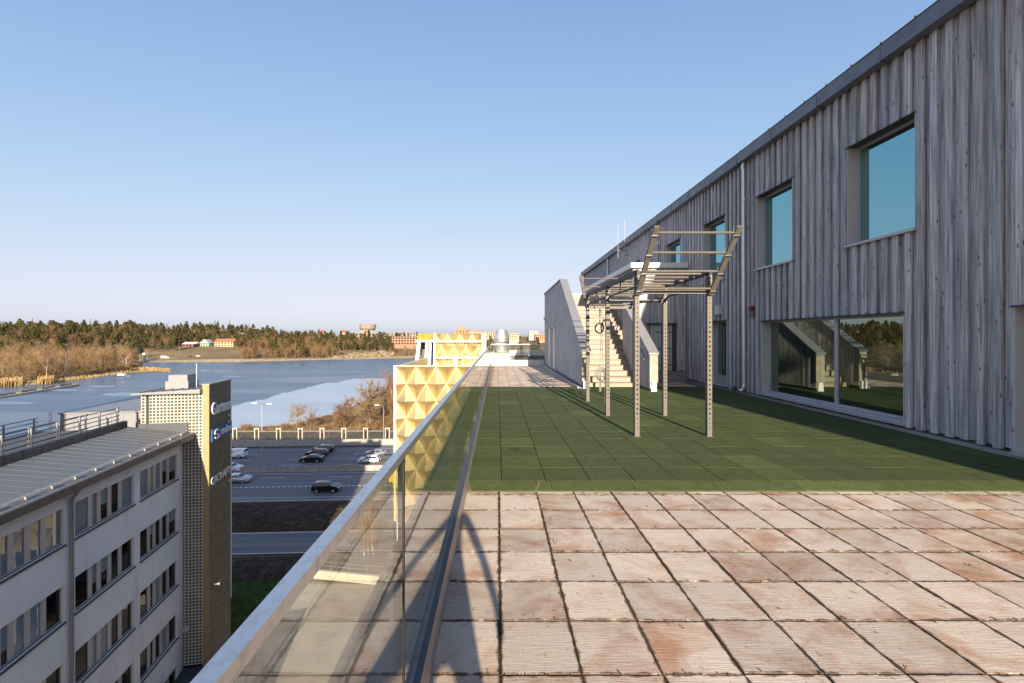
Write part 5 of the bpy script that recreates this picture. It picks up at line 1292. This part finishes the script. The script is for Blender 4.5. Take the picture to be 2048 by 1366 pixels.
# ------------------------------------------------------------------ vegetation
def veg_mat(name, stops, rnd=.25, sc=.6):
    t = NT(name); a = t.noise(t.pos((1, 1, 1)), sc, 4); col = t.ramp(a, stops)
    v = t.math('MULTIPLY_ADD', t.rnd(), rnd*2); v.node.inputs[2].default_value = 1-rnd
    col = t.mix(1.0, col, v, 'MULTIPLY'); return t.fin(col, .9, 0, .1)
MT['bark'] = veg_mat('grey_brown_bark', [(.3, (.16, .115, .07)), (.7, (.30, .22, .14))])
MT['birch'] = veg_mat('birch_bark', [(.3, (.45, .42, .36)), (.7, (.62, .58, .50))])
MT['twig'] = veg_mat('tan_twigs', [(.3, (.21, .135, .07)), (.7, (.34, .23, .125))])
MT['twigbrown'] = veg_mat('brown_twigs', [(.3, (.15, .088, .045)), (.7, (.26, .155, .075))])
MT['twigred'] = veg_mat('reddish_twigs', [(.3, (.17, .095, .06)), (.7, (.27, .165, .10))])
MT['pine'] = veg_mat('pine_needles', [(.3, (.045, .045, .018)), (.55, (.088, .082, .034)), (.75, (.140, .120, .055))], .28, .35)
MT['spruce'] = veg_mat('spruce_needles', [(.3, (.026, .036, .014)), (.7, (.066, .078, .028))], .25, .35)
MT['reed'] = veg_mat('golden_reeds', [(.3, (.34, .23, .10)), (.7, (.52, .38, .18))], .1, .2)
MT['shrub'] = veg_mat('olive_brown_shrub', [(.3, (.12, .085, .035)), (.7, (.22, .155, .065))])

class Segs:
    def __init__(s): s.v = []; s.f = []; s.m = []
    def prism3(s, p0, p1, r0, r1, mi):
        d = (p1-p0); L = np.linalg.norm(d)
        if L < 1e-6: return
        d = d/L; a = np.cross(d, [0.3, .5, .8]); a /= np.linalg.norm(a)+1e-9; b = np.cross(d, a); k = len(s.v)
        for p, r in ((p0, r0), (p1, r1)):
            for q in range(3):
                t_ = q*2*math.pi/3; s.v.append(p+(a*math.cos(t_)+b*math.sin(t_))*r)
        for q in range(3): s.f.append((k+q, k+(q+1) % 3, k+3+(q+1) % 3, k+3+q)); s.m.append(mi)
    def ribbon(s, p0, p1, w, mi, rng):
        d = p1-p0; a = np.cross(d, rng.normal(size=3)); a = a/(np.linalg.norm(a)+1e-9)*w; k = len(s.v)
        s.v += [p0-a, p0+a, p1+a*.4, p1-a*.4]; s.f.append((k, k+1, k+2, k+3)); s.m.append(mi)
    def leafq(s, c, size, mi, rng):
        a = rng.normal(size=3); a /= np.linalg.norm(a); b = np.cross(a, rng.normal(size=3)); b /= np.linalg.norm(b)+1e-9; k = len(s.v)
        s.v += [c-a*size, c-b*size*.6, c+a*size, c+b*size*.6]; s.f.append((k, k+1, k+2, k+3)); s.m.append(mi)
    def arr(s): return np.array(s.v, np.float32), np.array(s.f, np.int32), np.array(s.m, np.int32)

def bare_tree(rng, H, spread, levels=3, n0=9, nsub=(5, 6), wtw=.06, trunk=.22, lean=.0, fork=.3, upright=.5):
    S = Segs(); twigs = []
    def grow(p, d, L, r, lev):
        nseg = 3 if lev < levels else 2; q = p
        for i in range(nseg):
            d = d+rng.normal(size=3)*(.16 if lev else .05)+np.array([0, 0, .06*upright]); d = d/np.linalg.norm(d)
            e = q+d*L/nseg; r1 = r*(1-.7*(i+1)/nseg) if lev else r*(1-.5*(i+1)/nseg)
            if r > wtw*.9: S.prism3(q, e, r*(1-.7*i/nseg) if lev else r*(1-.5*i/nseg), r1, 0)
            else: S.ribbon(q, e, max(r, wtw*.5), 1, rng)
            if lev < levels:
                t0 = fork if lev == 0 else .25
                if (i+1)/nseg >= t0:
                    nn = n0 if lev == 0 else nsub[min(lev-1, len(nsub)-1)]
                    for c in range(max(1, int(round(nn/(nseg*(1-t0)+.3))))):
                        tt = rng.uniform(0, 1); b = q+(e-q)*tt; ph = rng.uniform(0, 2*math.pi); side = np.array([math.cos(ph), math.sin(ph), 0])
                        side = side-d*np.dot(side, d); side /= np.linalg.norm(side)+1e-9
                        ang = rng.uniform(.5, 1.0)*spread; nd = d*math.cos(ang)+side*math.sin(ang)+np.array([0, 0, .15*upright]); nd /= np.linalg.norm(nd)
                        grow(b, nd, L*rng.uniform(.42, .68)*(1 if lev else 1.0), max(r*.42, wtw*.5), lev+1)
            q = e
    grow(np.zeros(3), np.array([lean, 0, 1.0]), H*.72, trunk, 0)
    v, f, m_ = S.arr(); v *= H/max(v[:, 2].max(), .1); return v, f, m_
def bush(rng, H, Wd, n=90, w=.03):
    S = Segs()
    for i in range(n):
        a = rng.uniform(0, 6.283); r = rng.uniform(0, .35)*Wd; p = np.array([math.cos(a)*r, math.sin(a)*r, 0]); e = np.array([math.cos(a)*Wd*rng.uniform(.2, 1), math.sin(a)*Wd*rng.uniform(.2, 1), H*rng.uniform(.45, 1.0)])
        e[2] *= 1-.45*(np.hypot(e[0], e[1])/Wd)**2; mid = (p+e)/2+np.array([0, 0, H*.12]); S.ribbon(p, mid, w*1.2, 0, rng); S.ribbon(mid, e, w, 0, rng)
        for k in range(6):
            t_ = rng.uniform(.1, 1); b = mid+(e-mid)*t_; S.ribbon(b, b+rng.normal(size=3)*np.array([1, 1, .8])*H*.14, w*.8, 1, rng)
    return S.arr()
def pine(rng, H, Wd, base=.28, n=64, q=12, size=.72):
    S = Segs(); top = np.zeros(3); 
    pts_ = [np.array([0, 0, 0.]), np.array([rng.normal()*.15, rng.normal()*.15, H*.5]), np.array([rng.normal()*.3, rng.normal()*.3, H*.93])]
    S.prism3(pts_[0], pts_[1], .26, .17, 0); S.prism3(pts_[1], pts_[2], .17, .05, 0)
    for i in range(n):
        t_ = rng.uniform(base, 1); prof = math.sin(math.pi*min(1, (t_-base+.12)/(1.12-base)))**.7; a = rng.uniform(0, 6.283); r = Wd*prof*math.sqrt(rng.uniform(.08, 1)); c = np.array([math.cos(a)*r, math.sin(a)*r, H*t_])
        if rng.random() < .5: S.ribbon(np.array([0, 0, H*(t_-.05)]), c, .05, 0, rng)
        for k in range(q): S.leafq(c+rng.normal(size=3)*np.array([.55, .55, .30])*Wd*.33, size*rng.uniform(.6, 1.2), 1, rng)
    return S.arr()
def spruce(rng, H, Wd, lay=15, q=11):
    S = Segs(); S.prism3(np.zeros(3), np.array([0, 0, H*.97]), .22, .03, 0)
    for i in range(lay):
        t_ = .10+.88*i/(lay-1); r = Wd*(1-t_)**.85+.12
        for k in range(q):
            a = rng.uniform(0, 6.283); rr = r*rng.uniform(.6, 1.1); b = np.array([0, 0, H*t_]); e = np.array([math.cos(a)*rr, math.sin(a)*rr, H*t_-rr*.35]); s_ = np.array([-math.sin(a), math.cos(a), 0])*rr*.28; kk = len(S.v)
            S.v += [b, (b+e)/2+s_, e, (b+e)/2-s_]; S.f.append((kk, kk+1, kk+2, kk+3)); S.m.append(1)
            for z in range(2): S.leafq(b+(e-b)*rng.uniform(.4, 1)+rng.normal(size=3)*.15, .38, 1, rng)
    return S.arr()
rg_ = np.random.default_rng(5)
def proto(name, arr, mats): return npmesh(name, arr[0], arr[1], [MT[k] for k in mats], arr[2])
P_bare = [bare_tree(rg_, 1.0*h, s_, 3, 9, (6, 5), .085, .26, upright=u) for h, s_, u in ((15, .75, .5), (17, .6, .8), (13, .9, .4), (16, .7, .6))]
P_pine = [pine(rg_, h, w_) for h, w_ in ((17, 3.0), (15, 3.3), (19, 2.8), (14, 2.6))]
P_spr = [spruce(rg_, h, w_) for h, w_ in ((18, 3.0), (21, 3.2))]
P_bush = [bush(rg_, h, w_, 70, .05) for h, w_ in ((3.2, 3.0), (4.2, 3.4), (2.4, 2.6))]
M_bareT = [proto('bare_tree', a, ('bark', 'twig')) for a in P_bare]; M_bareB = [proto('bare_tree', a, ('bark', 'twigbrown')) for a in P_bare]
M_birch = [proto('birch_tree', a, ('birch', 'twigred')) for a in P_bare[:2]]
M_pine = [proto('pine_tree', a, ('bark', 'pine')) for a in P_pine]; M_spr = [proto('spruce_tree', a, ('bark', 'spruce')) for a in P_spr]
M_bush = [proto('shrub', a, ('bark', 'shrub')) for a in P_bush]; M_bushT = [proto('shrub', a, ('twig', 'twigbrown')) for a in P_bush]
PR = {'bareT': (M_bareT, P_bare), 'bareB': (M_bareB, P_bare), 'birch': (M_birch, P_bare[:2]), 'pine': (M_pine, P_pine), 'spruce': (M_spr, P_spr), 'bush': (M_bush, P_bush), 'bushT': (M_bushT, P_bush)}
MATS = {'bareT': ('bark', 'twig'), 'bareB': ('bark', 'twigbrown'), 'birch': ('birch', 'twigred'), 'pine': ('bark', 'pine'), 'spruce': ('bark', 'spruce'), 'bush': ('bark', 'shrub'), 'bushT': ('twig', 'twigbrown')}
NAMES = {'bareT': ('bare_tree', 'tree'), 'bareB': ('bare_tree', 'tree'), 'birch': ('birch_tree', 'tree'), 'pine': ('pine_tree', 'tree'), 'spruce': ('spruce_tree', 'tree'), 'bush': ('shrub', 'shrub'), 'bushT': ('shrub', 'shrub')}
R = random.Random(21)
def occupied(px_, Y):
    """keep houses, the road and the water free of trees"""
    for (a, b, y0, y1) in ((362, 468, 480, 618), (262, 470, 455, 545), (470, 545, 520, 588), (545, 620, 575, 632), (783, 838, 600, 662), (660, 770, 540, 600)):
        if a-2 < px_ < b+2 and y0 < Y < y1: return True
    return False
spots = []                                                  # (kind, px, Y, scale)
def scatter(n, pxr, Yr, kinds, sc=(.8, 1.2), cond=None):
    c = 0; tries = 0
    while c < n and tries < n*8:
        tries += 1; px_ = R.uniform(*pxr); Y = R.uniform(*Yr) if Yr[0] > 1 else 0
        zs_ = float(interp(px_, FAR)); zn_ = float(interp(px_, NEAR))
        if px_ < 900 and not (Y > zs_+9): continue
        if occupied(px_, Y): continue
        if cond and not cond(px_, Y, zs_): continue
        spots.append((R.choice(kinds), px_, Y, R.uniform(*sc))); c += 1
# promontory and low wood at left
scatter(190, (-140, 283), (262, 440), ['bareT']*6+['bareB']*2+['birch'], (.8, 1.4))
scatter(150, (-140, 286), (250, 380), ['bush', 'bush', 'bushT'], (.8, 1.5), lambda p, Y, z: Y < z+75)
scatter(180, (-140, 300), (430, 560), ['bareT', 'bareT', 'bareB', 'pine'], (.85, 1.2))
# conifer hill at left and centre
scatter(1350, (-160, 560), (530, 800), ['pine']*6+['spruce']*1+['bareB']*6+['bareT']*2, (.8, 1.15), lambda p, Y, z: Y > 615 or p < 355 or p > 470)
scatter(230, (270, 470), (545, 680), ['bareB']*3+['bareT']+['pine'], (.6, .9), lambda p, Y, z: Y > 625)
scatter(60, (150, 560), (790, 850), ['spruce', 'pine', 'pine'], (1.0, 1.3))
# middle shore
scatter(480, (480, 680), (475, 660), ['bareB']*6+['bareT']*2+['pine'], (.65, 1.0), lambda p, Y, z: Y > z+10)
scatter(420, (560, 850), (600, 800), ['bareB']*5+['pine']*4+['bareT'], (.6, 1.0), lambda p, Y, z: not (700 < p < 840 and Y > 640 and R.random() < .55))
scatter(60, (655, 790), (585, 650), ['pine']*5+['bareB'], (.6, .95))
scatter(90, (640, 850), (540, 640), ['bushT', 'bush', 'bareB'], (.6, 1.1))
scatter(60, (560, 860), (800, 950), ['pine']*3+['bareB'], (.6, .85))
# skyline fringe to the right, and the wood beyond the terrace
scatter(120, (850, 1130), (620, 900), ['bareB', 'pine', 'bareT'], (.4, .62))
scatter(60, (960, 1150), (190, 330), ['bareB']*3+['bareT']*2+['pine']*4, (.62, .92))
scatter(40, (1000, 1200), (120, 190), ['bareT', 'bareB', 'pine', 'bareB'], (.75, 1.0))
count = {}
near_first = sorted(range(len(spots)), key=lambda k: spots[k][2]/spots[k][3])
LABEL = {'bareT': 'tan leafless tree in the woods round the far lake shore', 'bareB': 'brown leafless tree in the woods round the far lake shore', 'birch': 'pale trunked birch in the low wood on the left shore', 'pine': 'dark green pine in the woods beyond the lake', 'spruce': 'pointed dark spruce on the wooded hill beyond the lake', 'bush': 'olive brown shrub on the far lake shore', 'bushT': 'tan brown shrub on the far lake shore'}
GROUP = {k: 'far ' + NAMES[k][0].replace('_', ' ') + 's ' + k.lower().replace('baret', 'tan').replace('bareb', 'brown') for k in NAMES}
GROUP = {'bareT': 'tan leafless trees beyond the lake', 'bareB': 'brown leafless trees beyond the lake', 'birch': 'birches on the left shore', 'pine': 'pines beyond the lake', 'spruce': 'spruces beyond the lake', 'bush': 'olive shrubs on the far shore', 'bushT': 'tan shrubs on the far shore'}
rest = {}
LIM = {'bareT': 150, 'bareB': 150, 'birch': 60, 'pine': 290, 'spruce': 200, 'bush': 150, 'bushT': 150}
for k in near_first:
    kind, px_, Y, sc = spots[k]; x = ray(px_, Y); z = th(x, Y)-.15; n = count.get(kind, 0)
    mi = R.randrange(len(PR[kind][0])); rot = R.uniform(0, 6.283)
    if n < LIM[kind]:
        o = link(NAMES[kind][0], PR[kind][0][mi], None, (x, Y, z)); o.scale = (sc*R.uniform(.9, 1.1), sc*R.uniform(.9, 1.1), sc); o.rotation_euler = (0, 0, rot)
        tag(o, LABEL[kind], NAMES[kind][1], GROUP[kind]); count[kind] = n+1
    else: rest.setdefault(kind, []).append((x, Y, z, sc, rot, mi))
for kind, L_ in rest.items():
    Vs, Fs, Ms = [], [], []; b_ = 0
    for (x, Y, z, sc, rot, mi) in L_:
        v, f, m_ = PR[kind][1][mi]
        sel = np.arange(len(f)) if kind in ('spruce',) else np.where(np.random.default_rng(b_ % 999).random(len(f)) < .72)[0]
        c_, s_ = math.cos(rot), math.sin(rot); vv = v*sc; vv = np.stack([vv[:, 0]*c_-vv[:, 1]*s_+x, vv[:, 0]*s_+vv[:, 1]*c_+Y, vv[:, 2]+z], 1)
        Vs.append(vv); Fs.append(f[sel]+b_); Ms.append(m_[sel]); b_ += len(v)
    o = link('far_wood', npmesh('far_wood', np.concatenate(Vs), np.concatenate(Fs), [MT[q] for q in MATS[kind]], np.concatenate(Ms)))
    tag(o, 'mass of ' + NAMES[kind][0].replace('_', ' ') + 's farther back in the woods', 'woodland', kind='stuff')
print('trees', count, {k: len(v) for k, v in rest.items()}, len(P_bare[0][1]), len(P_pine[0][1]), len(P_bush[0][1]))

# golden reeds on the left shore
S = Segs(); rr = np.random.default_rng(3)
for k in range(5200):
    if rr.random() < .72:
        px_ = rr.uniform(-60, 262); zs_ = float(interp(px_, FAR)); Y = zs_+rr.uniform(-7, 5)
        if not (px_ < 45 or 75 < px_ < 108 or rr.random() < .35): continue
        h_ = rr.uniform(1.6, 3.4)*(1.35 if (px_ < 45 or 75 < px_ < 108) else .6)
    else:
        px_ = rr.uniform(262, 340); t_ = (px_-262)/78; Y = 352-14*t_+rr.uniform(-4, 26*(1-t_)+2); h_ = rr.uniform(1.5, 2.8)
    x = ray(px_, Y); b = np.array([x, Y, ZW-.1]); S.ribbon(b, b+np.array([rr.normal()*.25, rr.normal()*.25, h_]), .16, 0, rr)
a_ = S.arr(); tag(link('reeds', npmesh('reeds', a_[0], a_[1], [MT['reed']], a_[2])), 'golden dry reed beds along the left shore', 'reeds', kind='stuff')
for nm, pts_ in (('reed_bank', [(250, 747), (300, 744.5), (336, 742), (344, 740.5), (330, 739), (300, 738.5), (268, 738.5), (245, 741)]),):
    m = MB(); q = [gpt(x, y, ZW+.25) for x, y in pts_]; m.add(q, [tuple(range(len(q)))]); tag(m.build(nm, MT['reed']), 'pale spit of flattened reeds', kind='structure')
# stony beach along the far shore
m = MB(); top = []; bot = []
for px_ in range(255, 905, 8):
    zs_ = float(interp(px_, FAR)); y0 = zs_-3 if px_ > 300 else max(zs_-3, 458); bot.append((ray(px_, y0), y0, ZW+.02)); top.append((ray(px_, y0+10), y0+10, max(th(ray(px_, y0+10), y0+10), ZW)+.7))
for i in range(len(bot)-1): m.quad(bot[i], bot[i+1], top[i+1], top[i])
tag(m.build('beach', mat_plain('pale_beach', (.33, .25, .15), .9, 0, .3, .25)), 'pale stony strip along the far shore', kind='structure')
# boulders on the rocky slope
t = NT('lichen_rock'); nz = t.noise(t.pos((.5, .5, .5)), 1.0, 5); MT['rock'] = t.fin(t.ramp(nz, [(.3, (.15, .11, .065)), (.7, (.33, .26, .165))]), .9, 0, .15)
bm = bmesh.new(); bmesh.ops.create_icosphere(bm, subdivisions=2, radius=1)
for v in bm.verts: v.co *= R.uniform(.78, 1.15)
rme = bpy.data.meshes.new('boulder'); bm.to_mesh(rme); bm.free(); rme.materials.append(MT['rock'])
for k in range(70):
    px_ = R.uniform(655, 785); Y = float(interp(px_, FAR))+R.uniform(8, 60); s_ = R.uniform(1.2, 4.2)
    o = link('boulder', rme, None, (ray(px_, Y), Y, th(ray(px_, Y), Y)+.2)); o.scale = (s_*1.4, s_, s_*.8); o.rotation_euler = (R.uniform(-.3, .3), R.uniform(-.3, .3), R.uniform(0, 6))
    tag(o, 'pale boulder on the rocky slope above the far shore', 'boulder', 'boulders on the rocky far slope')

# near shore trees and shrubs behind the screen
def big_tree(label, px_, py_base, H, spread, rng, mats=('bark', 'twig'), Y=None, n0=10, up=.5, trunk=.5, fork=.25, name='bare_tree', w=.05):
    Y = Y or F*(CAMZ-ZG)/(py_base-CY); x = ray(px_, Y); z = th(x, Y)-.1
    v, f, m_ = bare_tree(rng, H, spread, 4, n0, (5, 6, 6), w, trunk, upright=up, fork=fork)
    r = thing(name, label, 'tree', (x, Y, z), 'trees on the near shore')
    for mi, nm in ((0, 'trunk'), (1, 'crown')):
        fs = f[m_ == mi]
        if len(fs): link(nm, npmesh(nm, v, fs, [MT[mats[mi]]]), r, (x, Y, z))
    return r
rb_ = np.random.default_rng(41)
big_tree('big spreading leafless tree on the near shore beside the gold building', 741, 0, 15.5, .95, rb_, ('bark', 'twig'), Y=122, trunk=.75, n0=16, up=.35, fork=.2)
big_tree('rounded leafless tree left of the big one on the near shore', 688, 0, 9.6, 1.0, rb_, ('bark', 'twigred'), Y=121, trunk=.42, n0=16, up=.35, fork=.18)
big_tree('small crooked leafless tree standing alone before the ice', 593, 0, 8.6, 1.05, rb_, Y=116, trunk=.22, n0=8, up=.2, fork=.35)
big_tree('small thin leafless tree right of the crooked one', 622, 0, 7.0, 1.0, rb_, Y=117, trunk=.18, n0=7, up=.2, fork=.35)
big_tree('tall reddish leafless tree half hidden by the gold corner', 785, 0, 19.0, .7, rb_, ('bark', 'twigred'), Y=130, trunk=.4, n0=12, up=.6)
big_tree('slender reddish tree behind the big spreading tree', 768, 0, 15.0, .7, rb_, ('bark', 'twigred'), Y=140, trunk=.3, n0=10, up=.7)
for k, (px_, Y) in enumerate(((729, 49.5), (737, 50.5), (747, 49.8))):
    big_tree(['leftmost of three slim birches seen through the railing glass', 'middle of three slim birches seen through the railing glass', 'rightmost of three slim birches seen through the railing glass'][k], px_, 0, 7.5+k*.6, .5, rb_, ('birch', 'twigred'), Y=Y, trunk=.09, n0=7, up=.9, name='birch_tree', w=.02)
nb2 = bush(np.random.default_rng(8), 2.6, 2.4, 130, .022), bush(np.random.default_rng(9), 3.4, 2.8, 140, .022), bush(np.random.default_rng(10), 1.8, 2.4, 110, .02)
NB = [proto('shrub', a, ('twig', 'twigbrown')) for a in nb2]; NB2 = [proto('shrub', a, ('bark', 'twigbrown')) for a in nb2]; NB3 = [proto('shrub', a, ('twig', 'shrub')) for a in nb2]
for k in range(150):
    px_ = R.uniform(455, 800); lim = float(interp(px_, NEAR)); Y = R.uniform(107, min(lim-2, 150)) if px_ > 640 else R.uniform(107, lim-4)
    x = ray(px_, Y); o = link('shrub', R.choice((NB, NB, NB2, NB3))[R.randrange(3)], None, (x, Y, th(x, Y)-.1)); s_ = R.uniform(.5, .95)*(1.0 if px_ > 680 else .8); o.scale = (s_, s_, s_*R.uniform(.8, 1.1)); o.rotation_euler = (0, 0, R.uniform(0, 6.28))
    tag(o, 'leafless brown shrub on the near shore behind the noise screen', 'shrub', 'shrubs behind the noise screen')
S = Segs(); rr = np.random.default_rng(77)                   # dry grass of the near bank
for k in range(9000):
    px_ = rr.uniform(440, 810); lim = float(interp(px_, NEAR)); Y = rr.uniform(106.5, min(lim-1, 160)); x = ray(px_, Y); b = np.array([x, Y, float(terrain(x, Y))]); S.ribbon(b, b+np.array([rr.normal()*.25, rr.normal()*.25, rr.uniform(.3, .9)]), .05, 0, rr)
a_ = S.arr(); tag(link('dry_grass', npmesh('dry_grass', a_[0], a_[1], [MT['twig']], a_[2])), 'dry brown grass on the near bank', 'grass', kind='stuff')
